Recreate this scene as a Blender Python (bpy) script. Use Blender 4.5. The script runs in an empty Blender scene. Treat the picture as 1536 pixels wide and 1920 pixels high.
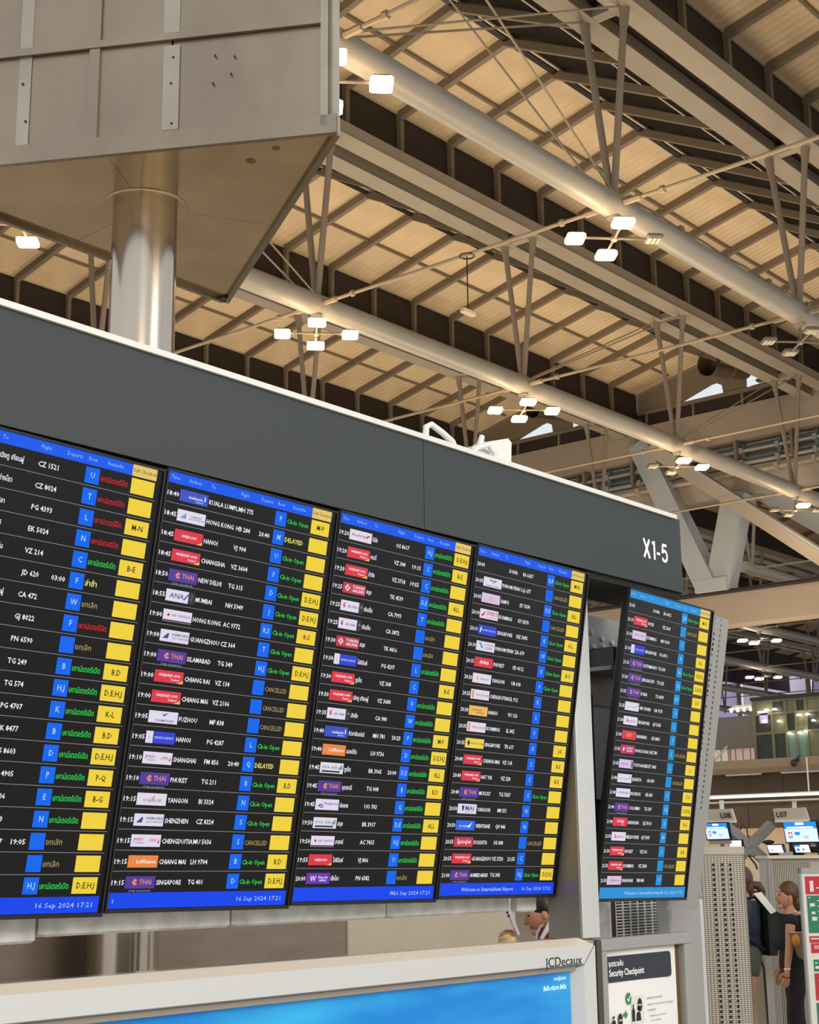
import bpy, bmesh, math, random
from mathutils import Vector, Matrix

random.seed(11)
SC = bpy.context.scene
COL = SC.collection
PI = math.pi

# ---------------------------------------------------------------- camera, world, exposure
cam_data = bpy.data.cameras.new('camera')
cam = bpy.data.objects.new('camera', cam_data)
COL.objects.link(cam)
right = Vector((0.647, -0.762, -0.011))
down = Vector((0.167, 0.155, -0.974))
down = (down - right * down.dot(right) / right.dot(right)).normalized()
right.normalize()
fwd = right.cross(-down) * -1
up = -down
back = right.cross(up)
cam.matrix_world = Matrix(((right.x, up.x, back.x, 0), (right.y, up.y, back.y, 0), (right.z, up.z, back.z, 1.75), (0, 0, 0, 1)))
cam_data.sensor_fit = 'HORIZONTAL'
cam_data.sensor_width = 36
cam_data.lens = 36 * 2801.9 / 1536
cam_data.clip_end = 600
SC.camera = cam

world = bpy.data.worlds.new('sky')
SC.world = world
world.use_nodes = True
bg = world.node_tree.nodes['Background']
bg.inputs[0].default_value = (0.93, 0.96, 1.0, 1)
bg.inputs[1].default_value = 0.85
SC.view_settings.view_transform = 'Standard'
SC.view_settings.look = 'None'
SC.view_settings.gamma = 1
SC.view_settings.use_curve_mapping = False
SC.view_settings.exposure = 0.0
SC.cycles.use_denoising = True
SC.cycles.max_bounces = 6
SC.cycles.sample_clamp_indirect = 6.0


def lamp(name, kind, loc, power, color, size=0.5, rot=None, spot=None):
    d = bpy.data.lights.new(name, kind)
    d.energy = power
    d.color = color
    if kind == 'AREA':
        d.size = size
    else:
        d.shadow_soft_size = size
    if spot:
        d.spot_size = spot
    o = bpy.data.objects.new(name, d)
    COL.objects.link(o)
    o.location = loc
    if rot:
        o.rotation_euler = rot
    return o


WARM = (1.0, 0.74, 0.44)
# added fill lights behind the camera, out of view, brightening the stand's front
lamp('front_fill', 'AREA', (-5, -7, 7), 700, (1.0, 0.93, 0.82), 5, (math.radians(58), 0, math.radians(-30)))
lamp('front_fill', 'AREA', (7, -9, 8), 700, (1.0, 0.93, 0.82), 5, (math.radians(58), 0, math.radians(10)))
UPC = (1.0, 0.83, 0.62)
for ux_, uy_, pw_ in ((12, 22, 900), (26, 14, 1000), (26, 30, 1000), (42, 20, 1100), (42, 36, 1100), (54, 28, 700), (80, 40, 1300), (98, 48, 1300)):
    lamp('roof_fill', 'AREA', (ux_, uy_, 4.2), pw_, UPC, 4, (PI, 0, 0))  # added upward fill that brightens the roof; no fixture stands here


# ---------------------------------------------------------------- materials
def lin(c):
    r = []
    for x in c:
        x = x / 255.0
        r.append(x / 12.92 if x <= 0.04045 else ((x + 0.055) / 1.055) ** 2.4)
    return (r[0], r[1], r[2], 1)


MATS = {}


def mat(name, rgb, rough=0.5, metal=0.0, noise=0.0, nscale=3.0, stretch=(1, 1, 1), bump=0.0, emit=0.0, spec=0.5, alpha=1.0, erange=None):
    m = bpy.data.materials.new(name)
    m.use_nodes = True
    nt = m.node_tree
    b = nt.nodes['Principled BSDF']
    b.inputs['Base Color'].default_value = lin(rgb)
    b.inputs['Roughness'].default_value = rough
    b.inputs['Metallic'].default_value = metal
    b.inputs['Specular IOR Level'].default_value = spec
    if emit:
        b.inputs['Emission Color'].default_value = lin(rgb)
        b.inputs['Emission Strength'].default_value = emit
    if name.startswith(('scr_', 'ink_', 'logo_')) and emit:
        b.inputs['Base Color'].default_value = (0.01, 0.01, 0.012, 1)
    if alpha < 1:
        b.inputs['Alpha'].default_value = alpha
    if noise or bump:
        tc = nt.nodes.new('ShaderNodeTexCoord')
        mp = nt.nodes.new('ShaderNodeMapping')
        mp.inputs['Scale'].default_value = stretch
        nz = nt.nodes.new('ShaderNodeTexNoise')
        nz.inputs['Scale'].default_value = nscale
        nz.inputs['Detail'].default_value = 5
        nt.links.new(tc.outputs['Object'], mp.inputs[0])
        nt.links.new(mp.outputs[0], nz.inputs['Vector'])
        if noise:
            mx = nt.nodes.new('ShaderNodeMix')
            mx.data_type = 'RGBA'
            a = lin(rgb)
            mx.inputs['A'].default_value = (a[0] * (1 - noise), a[1] * (1 - noise), a[2] * (1 - noise), 1)
            mx.inputs['B'].default_value = (min(1, a[0] * (1 + noise)), min(1, a[1] * (1 + noise)), min(1, a[2] * (1 + noise)), 1)
            mr = nt.nodes.new('ShaderNodeMapRange')
            mr.inputs['From Min'].default_value = 0.3
            mr.inputs['From Max'].default_value = 0.7
            nt.links.new(nz.outputs['Fac'], mr.inputs['Value'])
            nt.links.new(mr.outputs[0], mx.inputs['Factor'])
            nt.links.new(mx.outputs['Result'], b.inputs['Base Color'])
        if bump:
            bp = nt.nodes.new('ShaderNodeBump')
            bp.inputs['Strength'].default_value = bump
            bp.inputs['Distance'].default_value = 0.02
            nt.links.new(nz.outputs['Fac'], bp.inputs['Height'])
            nt.links.new(bp.outputs[0], b.inputs['Normal'])
    MATS[name] = m
    return m


def ribbed(name, rgb, rough, freq, axis, strength, noise=0.1):
    # sheet metal with fine parallel ribs in relief and a little staining
    m = mat(name, rgb, rough, noise=noise, nscale=0.8)
    nt = m.node_tree
    b = nt.nodes['Principled BSDF']
    tc = nt.nodes.new('ShaderNodeTexCoord')
    wv = nt.nodes.new('ShaderNodeTexWave')
    wv.bands_direction = axis
    wv.inputs['Scale'].default_value = freq
    bp = nt.nodes.new('ShaderNodeBump')
    bp.inputs['Strength'].default_value = strength
    bp.inputs['Distance'].default_value = 0.06
    nt.links.new(tc.outputs['Object'], wv.inputs['Vector'])
    nt.links.new(wv.outputs['Fac'], bp.inputs['Height'])
    nt.links.new(bp.outputs[0], b.inputs['Normal'])
    return m


ribbed('roof_sheet', (222, 196, 158), 0.75, 1.1, 'X', 0.35)
mat('rafter_paint', (132, 117, 98), 0.55)
mat('beam_paint', (160, 147, 129), 0.5, noise=0.06, nscale=0.7)
mat('tube_paint', (164, 156, 143), 0.42, noise=0.05, nscale=0.7)
mat('post_paint', (150, 134, 116), 0.5)
mat('dark_louvre', (52, 42, 36), 0.6)
mat('dark_glass', (24, 20, 18), 0.5, noise=0.3, nscale=0.9, spec=0.2)
mat('pale_trim', (205, 190, 165), 0.5)
mat('rod_steel', (165, 145, 118), 0.45)
mat('concrete', (168, 152, 134), 0.8, noise=0.05, nscale=0.4)
mat('concrete_pale', (182, 168, 152), 0.8, noise=0.05, nscale=0.4)
mat('strut_paint', (176, 180, 182), 0.5, noise=0.04, nscale=0.5)
mat('pipe_grey', (170, 168, 160), 0.4, 0.3)
mat('pipe_teal', (110, 128, 132), 0.45, 0.3)
mat('duct_brown', (120, 102, 84), 0.4, 0.6, noise=0.2)
mat('lamp_body', (120, 112, 100), 0.5, 0.4)
mat('lamp_glow', (255, 226, 165), 0.5, emit=14)
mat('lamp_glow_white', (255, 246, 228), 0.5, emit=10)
mat('lamp_off', (190, 180, 165), 0.35)
mat('steel_panel', (158, 144, 126), 0.34, 0.85, noise=0.12, nscale=2.2, stretch=(1, 1, 0.5), bump=0.06)
mat('steel_strip', (178, 168, 152), 0.38, 0.85, noise=0.1, nscale=3)
mat('steel_soffit', (214, 190, 156), 0.15, 0.95, noise=0.14, nscale=1.6, bump=0.03)
mat('steel_column', (196, 184, 168), 0.2, 1.0, noise=0.12, nscale=9, stretch=(1, 1, 0.06))
mat('stain_rust', (150, 112, 56), 0.6, noise=0.3, nscale=30)
mat('screw_dark', (40, 36, 32), 0.5)
mat('brushed_brown', (150, 136, 120), 0.34, 0.75, noise=0.1, nscale=2.0, stretch=(1, 1, 4))
mat('brushed_cream', (208, 196, 172), 0.4, 0.5, noise=0.05, nscale=2.0)
mat('galvanised', (226, 226, 220), 0.45, 0.2, noise=0.2, nscale=14, bump=0.04)
mat('ledge_steel', (200, 190, 172), 0.14, 1.0)
mat('header_grey', (51, 57, 60), 0.62, noise=0.03, nscale=1.5)
mat('header_cap', (226, 226, 220), 0.45)
mat('sign_white', (240, 240, 238), 0.5, emit=0.25)
mat('black_plastic', (24, 24, 25), 0.38)
mat('black_void', (8, 8, 8), 0.7)
mat('post_white', (206, 208, 206), 0.38, 0.35, noise=0.05, nscale=3)
mat('grey_sheet', (132, 126, 118), 0.42, 0.5, noise=0.05, nscale=2)
mat('frame_silver', (212, 214, 212), 0.42, 0.25)
mat('frame_bevel', (236, 222, 194), 0.4, 0.1)
mat('frame_shadow', (150, 140, 128), 0.5)
mat('kiosk_grey', (164, 164, 161), 0.42, 0.3)
mat('kiosk_dark', (70, 66, 60), 0.5)
mat('poster_paper', (236, 236, 232), 0.6)
mat('poster_grey', (222, 222, 218), 0.6)
mat('poster_navy', (38, 42, 52), 0.45)
mat('poster_brown', (104, 74, 46), 0.6)
mat('ink_black', (26, 26, 26), 0.6)
mat('ink_grey', (110, 110, 108), 0.6)
mat('ink_green', (58, 132, 84), 0.6)
mat('ad_text', (214, 236, 248), 0.5, emit=0.7)
mat('perforated', (186, 177, 162), 0.5, 0.2)
mat('mezz_band', (196, 168, 134), 0.7)
mat('mezz_band_low', (170, 142, 112), 0.7)
mat('mezz_brown', (106, 84, 64), 0.7, noise=0.05, nscale=0.6)
mat('lift_frame', (140, 138, 104), 0.5)
mat('lift_dark', (60, 66, 52), 0.4)
mat('lift_teal', (128, 166, 150), 0.3)
mat('far_wall', (150, 140, 132), 0.8)
mat('far_shop', (226, 214, 190), 0.6, emit=0.35)
mat('far_shop_pink', (222, 190, 180), 0.6, emit=0.3)
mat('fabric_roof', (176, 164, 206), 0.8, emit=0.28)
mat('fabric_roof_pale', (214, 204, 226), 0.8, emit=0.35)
mat('beige_glow', (226, 206, 170), 0.6, emit=0.25)  # emission puts brightness into the far wall and stand side, neither a lamp
mat('counter_grey', (150, 146, 140), 0.5)
mat('counter_beige', (205, 190, 162), 0.55)
mat('counter_dark', (36, 34, 32), 0.5)
mat('tube_light', (250, 244, 230), 0.5, emit=1.0)
mat('mon_blue', (30, 130, 215), 0.4, emit=0.9)
mat('mon_pale', (196, 222, 242), 0.4, emit=0.9)
mat('mon_white', (236, 232, 246), 0.4, emit=0.9)
mat('mon_pink', (214, 170, 224), 0.4, emit=0.8)
mat('mon_red', (200, 80, 100), 0.4, emit=0.7)
mat('sign_cream', (216, 206, 184), 0.55)
mat('red_print', (206, 36, 52), 0.5)
mat('green_print', (32, 132, 92), 0.5)
mat('pink_print', (232, 150, 156), 0.5)
mat('white_print', (236, 234, 226), 0.5)
mat('floor_stone', (176, 166, 150), 0.28, noise=0.06, nscale=0.7)
mat('skin', (206, 150, 116), 0.55)
mat('skin_dark', (200, 144, 110), 0.55)
mat('hair_brown', (86, 52, 28), 0.45, noise=0.3, nscale=30, stretch=(1, 1, 0.3))
mat('hair_dark', (34, 24, 18), 0.4)
mat('lip', (160, 78, 70), 0.5)
mat('eye_dark', (30, 22, 18), 0.3)
mat('cloth_black', (24, 23, 24), 0.8)
mat('cloth_navy', (44, 54, 72), 0.8)
mat('cloth_green', (88, 96, 84), 0.8)
mat('cloth_red', (150, 26, 36), 0.7)
mat('cloth_white', (232, 228, 222), 0.7)
mat('strap_tan', (226, 178, 150), 0.5)
mat('bag_brown', (122, 104, 84), 0.6, noise=0.2, nscale=60)
mat('tag_orange', (206, 144, 56), 0.5)
mat('bag_black', (18, 18, 19), 0.65)
mat('blue_bag', (44, 52, 116), 0.6)
mat('yellow_cloth', (222, 184, 120), 0.7, noise=0.25, nscale=25)
mat('phone_white', (214, 218, 224), 0.3)
mat('clear_panel', (120, 126, 122), 0.15, alpha=0.45)


# ---------------------------------------------------------------- mesh building
class MB:
    def __init__(self):
        self.v, self.f, self.m = [], [], []
        self.mi = 0

    def add(self, verts, faces):
        b = len(self.v)
        self.v += [tuple(p) for p in verts]
        for fc in faces:
            self.f.append([b + i for i in fc])
            self.m.append(self.mi)
        return self

    def box(self, x0, x1, y0, y1, z0, z1):
        p = [(x, y, z) for z in (z0, z1) for y in (y0, y1) for x in (x0, x1)]
        return self.add(p, [(0, 2, 3, 1), (4, 5, 7, 6), (0, 1, 5, 4), (1, 3, 7, 5), (3, 2, 6, 7), (2, 0, 4, 6)])

    def cbox(self, x0, x1, y0, y1, z0, z1, c):
        # box with chamfered vertical edges, top and bottom inset a little
        def ring(z, d):
            a, b_, e, g = x0 + d, x1 - d, y0 + d, y1 - d
            return [(a + c, e, z), (b_ - c, e, z), (b_, e + c, z), (b_, g - c, z), (b_ - c, g, z), (a + c, g, z), (a, g - c, z), (a, e + c, z)]
        k = c * 0.6
        rr = [ring(z0, k), ring(z0 + k, 0), ring(z1 - k, 0), ring(z1, k)]
        pts = [p for r in rr for p in r]
        fc = [tuple(range(7, -1, -1)), tuple(range(24, 32))]
        for i in range(3):
            for j in range(8):
                a = i * 8 + j
                b2 = i * 8 + (j + 1) % 8
                fc.append((a, b2, b2 + 8, a + 8))
        return self.add(pts, fc)

    def beam(self, p, q, w, h, upv=(0, 0, 1)):
        p, q = Vector(p), Vector(q)
        d = (q - p).normalized()
        s = d.cross(Vector(upv))
        if s.length < 1e-6:
            s = d.cross(Vector((1, 0, 0)))
        s.normalize()
        u = s.cross(d)
        s *= w / 2
        u *= h / 2
        pts = [p - s - u, p + s - u, p + s + u, p - s + u, q - s - u, q + s - u, q + s + u, q - s + u]
        return self.add(pts, [(3, 2, 1, 0), (4, 5, 6, 7), (0, 1, 5, 4), (1, 2, 6, 5), (2, 3, 7, 6), (3, 0, 4, 7)])

    def tube(self, p, q, r, n=10, r2=None, cap=True):
        p, q = Vector(p), Vector(q)
        r2 = r if r2 is None else r2
        d = (q - p).normalized()
        s = d.cross(Vector((0, 0, 1)))
        if s.length < 1e-4:
            s = Vector((1, 0, 0))
        s.normalize()
        u = s.cross(d)
        pts, fc = [], []
        for c, rr in ((p, r), (q, r2)):
            for i in range(n):
                a = 2 * PI * i / n
                pts.append(c + s * (rr * math.cos(a)) + u * (rr * math.sin(a)))
        for i in range(n):
            j = (i + 1) % n
            fc.append((i, j, n + j, n + i))
        if cap:
            fc.append(tuple(range(n - 1, -1, -1)))
            fc.append(tuple(range(n, 2 * n)))
        return self.add(pts, fc)

    def path(self, pts, r, n=8, radii=None):
        pts = [Vector(p) for p in pts]
        ring, prev = [], None
        vs, fc = [], []
        for i, p in enumerate(pts):
            d = (pts[min(i + 1, len(pts) - 1)] - pts[max(i - 1, 0)]).normalized()
            if prev is None:
                s = d.cross(Vector((0, 0, 1)))
                if s.length < 1e-3:
                    s = d.cross(Vector((1, 0, 0)))
            else:
                s = prev - d * prev.dot(d)
            s.normalize()
            prev = s
            u = d.cross(s)
            rr = radii[i] if radii else r
            for k in range(n):
                a = 2 * PI * k / n
                vs.append(p + s * (rr * math.cos(a)) + u * (rr * math.sin(a)))
        for i in range(len(pts) - 1):
            for k in range(n):
                j = (k + 1) % n
                fc.append((i * n + k, i * n + j, (i + 1) * n + j, (i + 1) * n + k))
        fc.append(tuple(range(n - 1, -1, -1)))
        e = (len(pts) - 1) * n
        fc.append(tuple(range(e, e + n)))
        return self.add(vs, fc)

    def prism(self, poly, vec):
        n = len(poly)
        vec = Vector(vec)
        a = [Vector(p) for p in poly]
        pts = a + [p + vec for p in a]
        fc = [tuple(range(n - 1, -1, -1)), tuple(range(n, 2 * n))]
        for i in range(n):
            j = (i + 1) % n
            fc.append((i, j, n + j, n + i))
        return self.add(pts, fc)

    def quad(self, a, b, c, d):
        return self.add([a, b, c, d], [(0, 1, 2, 3)])

    def poly(self, pts):
        return self.add(pts, [tuple(range(len(pts)))])

    def lathe(self, c, prof, n=24):
        vs, fc = [], []
        for r, z in prof:
            for k in range(n):
                a = 2 * PI * k / n
                vs.append((c[0] + r * math.cos(a), c[1] + r * math.sin(a), c[2] + z))
        for i in range(len(prof) - 1):
            for k in range(n):
                j = (k + 1) % n
                fc.append((i * n + k, i * n + j, (i + 1) * n + j, (i + 1) * n + k))
        return self.add(vs, fc)

    def ell(self, c, r, nu=12, nv=8, fn=None):
        # ellipsoid, optionally reshaped by fn(unit vector) -> scale
        vs, fc = [], []
        for i in range(nv + 1):
            t = PI * i / nv
            for k in range(nu):
                a = 2 * PI * k / nu
                d = Vector((math.sin(t) * math.cos(a), math.sin(t) * math.sin(a), math.cos(t)))
                s = fn(d) if fn else Vector((1, 1, 1))
                vs.append((c[0] + d.x * r[0] * s[0], c[1] + d.y * r[1] * s[1], c[2] + d.z * r[2] * s[2]))
        for i in range(nv):
            for k in range(nu):
                j = (k + 1) % nu
                fc.append((i * nu + k, (i + 1) * nu + k, (i + 1) * nu + j, i * nu + j))
        return self.add(vs, fc)

    def map(self, fn, start=0):
        self.v[start:] = [tuple(fn(Vector(p))) for p in self.v[start:]]
        return self

    def mesh(self, name, mats):
        me = bpy.data.meshes.new(name)
        me.from_pydata(self.v, [], self.f)
        mats = mats if isinstance(mats, (list, tuple)) else [mats]
        for m in mats:
            me.materials.append(MATS[m])
        if len(mats) > 1:
            me.polygons.foreach_set('material_index', self.m)
        me.update()
        return me

    def build(self, name, mats, parent=None, smooth=None, local=False, origin=None):
        o0 = Vector((0, 0, 0))
        if parent is not None and not local:
            q = parent
            while q is not None:
                o0 += q.location
                q = q.parent
        if origin is not None:
            o0 = Vector(origin)
        if o0.length:
            self.v = [(p[0] - o0.x, p[1] - o0.y, p[2] - o0.z) for p in self.v]
        me = self.mesh(name, mats)
        if smooth:
            me.polygons.foreach_set('use_smooth', [True] * len(me.polygons))
            me.set_sharp_from_angle(angle=math.radians(smooth))
        o = bpy.data.objects.new(name, me)
        COL.objects.link(o)
        if parent is not None:
            o.parent = parent
        elif origin is not None:
            o.location = origin
        return o


def tag(o, label=None, cat=None, group=None, kind=None):
    if label:
        o['label'] = label
    if cat:
        o['category'] = cat
    if group:
        o['group'] = group
    if kind:
        o['kind'] = kind
    return o


def thing(name, loc, label, cat, group=None, kind=None):
    o = bpy.data.objects.new(name, None)
    COL.objects.link(o)
    o.location = loc
    o.empty_display_size = 0.2
    return tag(o, label, cat, group, kind)


def inst(src, parent=None, loc=None, name=None):
    # one more object sharing the mesh of src
    o = src.copy()
    COL.objects.link(o)
    o.parent = parent
    if loc is not None:
        o.location = loc
    return o


def copy_tree(o, loc=None, rotz=None):
    c = inst(o, None, loc)
    if rotz is not None:
        c.rotation_euler.z = rotz
    for ch in list(o.children):
        d = inst(ch, c)
        for g in list(ch.children):
            inst(g, d)
    return c


# flat lettering: outlines come from Blender's built-in typeface
_fc = bpy.data.curves.new('lettering_source', 'FONT')
_fo = bpy.data.objects.new('lettering_source', _fc)
COL.objects.link(_fo)
_cache = {}


def glyphs(s, bold=0.0, res=2):
    key = (s, bold, res)
    if key not in _cache:
        _fc.body = s
        _fc.size = 1
        _fc.resolution_u = res
        _fc.offset = bold
        dg = bpy.context.evaluated_depsgraph_get()
        dg.update()
        ev = _fo.evaluated_get(dg)
        me = ev.to_mesh()
        vs = [(v.co.x, v.co.y) for v in me.vertices]
        fs = [tuple(p.vertices) for p in me.polygons]
        ev.to_mesh_clear()
        x0 = min([p[0] for p in vs] or [0])
        x1 = max([p[0] for p in vs] or [0])
        _cache[key] = (vs, fs, x0, x1)
    return _cache[key]


def write(mb, s, o, ux, uy, cap, align='L', sx=1.0, bold=0.012, width=None, res=2, lift=None):
    # put a line of text on a plane: o = start of the baseline, ux / uy = directions, cap = capital height
    if not s:
        return
    vs, fs, x0, x1 = glyphs(s, bold, res)
    if not vs:
        return
    k = cap / 0.727
    kx = k * sx
    if width:
        kx = width / (x1 - x0)
    off = {'L': -x0, 'C': -(x0 + x1) / 2, 'R': -x1}[align]
    o, ux, uy = Vector(o), Vector(ux), Vector(uy)
    mb.add([o + ux * ((x + off) * kx) + uy * (y * k) for x, y in vs], fs)


def holes_sheet(mb, o, ux, uy, nx, ny, px, py, hw, hh, nside=4, skip=None):
    # sheet of nx * ny cells, each with an open hole (nside 4: slot, 8: round)
    o, ux, uy = Vector(o), Vector(ux), Vector(uy)
    for i in range(nx):
        for j in range(ny):
            if skip and skip(i, j):
                continue
            cx, cy = (i + 0.5) * px, (j + 0.5) * py
            outer, inner = [], []
            for k in range(nside):
                a = 2 * PI * (k + 0.5) / nside
                c, s = math.cos(a), math.sin(a)
                mx = max(abs(c), abs(s))
                outer.append(o + ux * (cx + px / 2 * c / mx) + uy * (cy + py / 2 * s / mx))
                if nside == 4:
                    inner.append(o + ux * (cx + hw * c / mx) + uy * (cy + hh * s / mx))
                else:
                    inner.append(o + ux * (cx + hw * c) + uy * (cy + hh * s))
            pts = outer + inner
            if nside == 8:
                q = [o + ux * (cx + px / 2 * a) + uy * (cy + py / 2 * b) for a, b in ((1, 1), (-1, 1), (-1, -1), (1, -1))]
                pts += q
            fc = [(k, (k + 1) % nside, nside + (k + 1) % nside, nside + k) for k in range(nside)]
            if nside == 8:
                fc += [(0, 16, 1), (2, 17, 3), (4, 18, 5), (6, 19, 7)]
            mb.add(pts, fc)

# ---------------------------------------------------------------- large structure: floor and roof
fl = MB()
fl.box(-60, 175, -60, 115, -0.3, 0)
tag(fl.build('floor', 'floor_stone'), kind='structure', label='pale polished stone concourse floor behind the counters')

PITCH = 9.03          # grid of the roof in both directions
Y0 = 16.21
XN0 = 26.25
RS = PITCH / 4        # rafter spacing
ZT, ZV = 23.18, 22.29  # top and foot of the sloping sheets
ZTUBE = 15.75


def roof_zone(xa, xb, bays, name, fine=True):
    c = bpy.data.objects.new(name, None)
    COL.objects.link(c)
    tag(c, kind='structure', label='sawtooth roof of tan ribbed sheets on grey rafters with dark skylight strips')
    yT, yV = 4.98, PITCH - 0.24
    yM, zM = (yT + yV) / 2, (ZT + ZV) / 2
    xs = []
    j = math.ceil((xa - XN0 - 0.78) / RS)
    while XN0 + 0.78 + j * RS < xb:
        xs.append(XN0 + 0.78 + j * RS)
        j += 1
    w = RS - 0.03
    protos = {}

    def put(key, x, y):
        n, me = protos[key]
        o = bpy.data.objects.new(n, me)
        COL.objects.link(o)
        o.parent = c
        o.location = (x, y, 0)

    def proto(key, n, mb, m):
        protos[key] = (n, mb.mesh(n, m))
    m = MB().prism([(0.015, yT, ZT), (0.015, yM - 0.02, zM), (0.015, yM - 0.02, zM + 0.07), (0.015, yT, ZT + 0.07)], (w, 0, 0))
    proto('pa', 'roof_panel', m, 'roof_sheet')
    m = MB().prism([(0.015, yM + 0.02, zM), (0.015, yV, ZV), (0.015, yV, ZV + 0.07), (0.015, yM + 0.02, zM + 0.07)], (w, 0, 0))
    proto('pb', 'roof_panel', m, 'roof_sheet')
    m = MB().beam((0, yT - 0.05, ZT - 0.13), (0, yV + 0.02, ZV - 0.13), 0.17, 0.24)
    proto('ra', 'rafter', m, 'rafter_paint')
    m = MB().beam((0, yT + 0.06, ZT - 0.12), (0, 0.62, 20.72), 0.15, 0.22)
    proto('rb', 'skylight_rafter', m, 'rafter_paint')
    m = MB().box(-0.07, 0.07, yV - 0.16, yV, 20.5, ZV - 0.1)
    proto('mu', 'mullion', m, 'rafter_paint')
    m = MB().box(0.02, w, yV + 0.01, yV + 0.05, 20.5, ZV)
    m.box(0.1, w - 0.1, yV - 0.02, yV + 0.01, 20.62, ZV - 0.16)
    proto('lo', 'louvre_panel', m, 'dark_louvre')
    g0, g1 = Vector((0, yT - 0.12, ZT + 0.02)), Vector((0, 0.5, 20.78))
    m = MB().prism([g0, g1, g1 + Vector((0, -0.03, 0.04)), g0 + Vector((0, -0.03, 0.04))], (w, 0, 0))
    proto('gl', 'skylight_pane', m, 'dark_glass')
    gm = g0.lerp(g1, 0.62)
    m = MB().beam(gm + Vector((0.3, 0, -0.05)), gm + Vector((w - 0.1, 0, -0.05)), 0.035, 0.05)
    proto('gb', 'glazing_bar', m, 'pale_trim')
    for k in bays:
        y = Y0 + PITCH * k
        for x in xs:
            put('pa', x, y)
            put('pb', x, y)
            put('ra', x, y)
            put('lo', x, y)
            put('gl', x, y)
            if fine:
                put('rb', x, y)
                put('mu', x, y)
                put('gb', x, y)
        m = MB()
        m.box(xs[0], xb, y + yM - 0.05, y + yM + 0.05, zM - 0.09, zM - 0.01)
        m.build('purlin', 'rafter_paint', c)
        m = MB()
        m.mi = 0
        m.box(xs[0], xb, y + yT - 0.16, y + yT + 0.02, ZT - 0.16, ZT + 0.06)
        m.mi = 1
        m.box(xs[0], xb, y + yT - 0.24, y + yT - 0.18, ZT - 0.12, ZT - 0.06)
        m.build('eaves_trim', ['black_plastic', 'pale_trim'], c)
        m = MB()
        m.box(xs[0], xb, y + yV - 0.06, y + yV - 0.005, ZV - 0.05, ZV + 0.02)
        m.build('edge_flashing', 'pale_trim', c)
        # an opaque covering over each sheet so that no daylight passes
    return c, xs


roof, roof_xs = roof_zone(3.5, 56.0, range(-1, 4), 'ceiling')
RS = PITCH / 2
roof_far, far_xs = roof_zone(66, 160, range(0, 8), 'ceiling_far', fine=False)
RS = PITCH / 4

TRUSS = {-1: 'roof truss nearest overhead with its pipe above the photograph edge',
         0: 'upper triangular roof truss whose thick round pipe starts beside the steel box corner',
         1: 'second roof truss whose pipe passes from behind the steel box past the wall sign',
         2: 'third roof truss, mostly hidden behind the dark header with beams over its top',
         3: 'fourth roof truss, only its beams showing above the left of the dark header'}


def truss(k, xa, xb, label, nodes, rods_to=True, cables=()):
    y = Y0 + PITCH * k
    t = thing('roof_truss', (XN0, y, ZTUBE), label, 'roof truss', 'triangular roof trusses')
    m = MB()
    m.tube((xa, y, ZTUBE), (xb, y, ZTUBE), 0.29, 20)
    m.build('bottom_pipe', 'tube_paint', t, smooth=40)
    for a, b in ((-0.81, -0.27), (0.28, 0.80)):
        m = MB()
        m.box(xa, xb, y + a, y + b, 20.40, 20.76)
        m.box(xa, xb, y + a - 0.03, y + b + 0.03, 20.38, 20.41)
        m.build('box_beam', 'beam_paint', t)
    m = MB()
    m.box(xa, xb, y - 0.32, y + 0.7, 20.80, 20.86)
    m.build('gutter', 'dark_louvre', t)
    x = xa + 0.8
    while x < xb and len(cables):
        MB().box(x, x + 0.28, y - 0.12, y - 0.02, 20.74, 20.78).build('gutter_bracket', 'pale_trim', t)
        x += RS
    for x in nodes:
        m = MB()
        m.lathe((x, y, ZTUBE), [(0.0, 0.36), (0.12, 0.36), (0.16, 0.2), (0.16, -0.3), (0.08, -0.38), (0, -0.38)], 10)
        m.build('node_gusset', 'post_paint', t, smooth=40)
        for s in (-0.54, 0.54):
            m = MB()
            m.tube((x, y + s * 0.08, ZTUBE + 0.25), (x, y + s, 20.4), 0.085, 10)
            m.tube((x, y + s * 0.92, 19.95), (x, y + s, 20.42), 0.1, 10, 0.13)
            m.build('strut', 'post_paint', t, smooth=40)
        m = MB()
        m.beam((x, y - 0.55, 20.5), (x, y + 0.55, 20.5), 0.3, 0.22)
        m.build('cross_tie', 'beam_paint', t)
        if rods_to:
            a, b = Vector((x, y + 0.3, ZTUBE)), Vector((x, y + PITCH - 0.3, ZTUBE))
            m = MB()
            m.tube(a, b, 0.045, 6)
            for f0, f1 in ((0.0, 0.05), (0.95, 1.0)):
                m.tube(a.lerp(b, f0), a.lerp(b, f1), 0.075, 6)
            for f0 in (0.12, 0.88):
                m.tube(a.lerp(b, f0), a.lerp(b, f0 + 0.012), 0.085, 6)
            m.build('tie_rod', 'rod_steel', t, smooth=40)
    for i, way in cables:
        x0, x1 = XN0 + PITCH * i, XN0 + PITCH * (i + 1)
        for s in (-0.5, 0.5):
            if 'f' in way:
                m = MB()
                m.tube((x0 + 0.2, y + s * 0.3, ZTUBE + 0.2), (x1 - 0.1, y + s, 20.4), 0.026, 5)
                m.build('brace_cable', 'rod_steel', t)
            if 'b' in way:
                m = MB()
                m.tube((x0 + 0.1, y + s, 20.4), (x1 - 0.2, y + s * 0.3, ZTUBE + 0.2), 0.026, 5)
                m.build('brace_cable', 'rod_steel', t)
    return t


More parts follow.
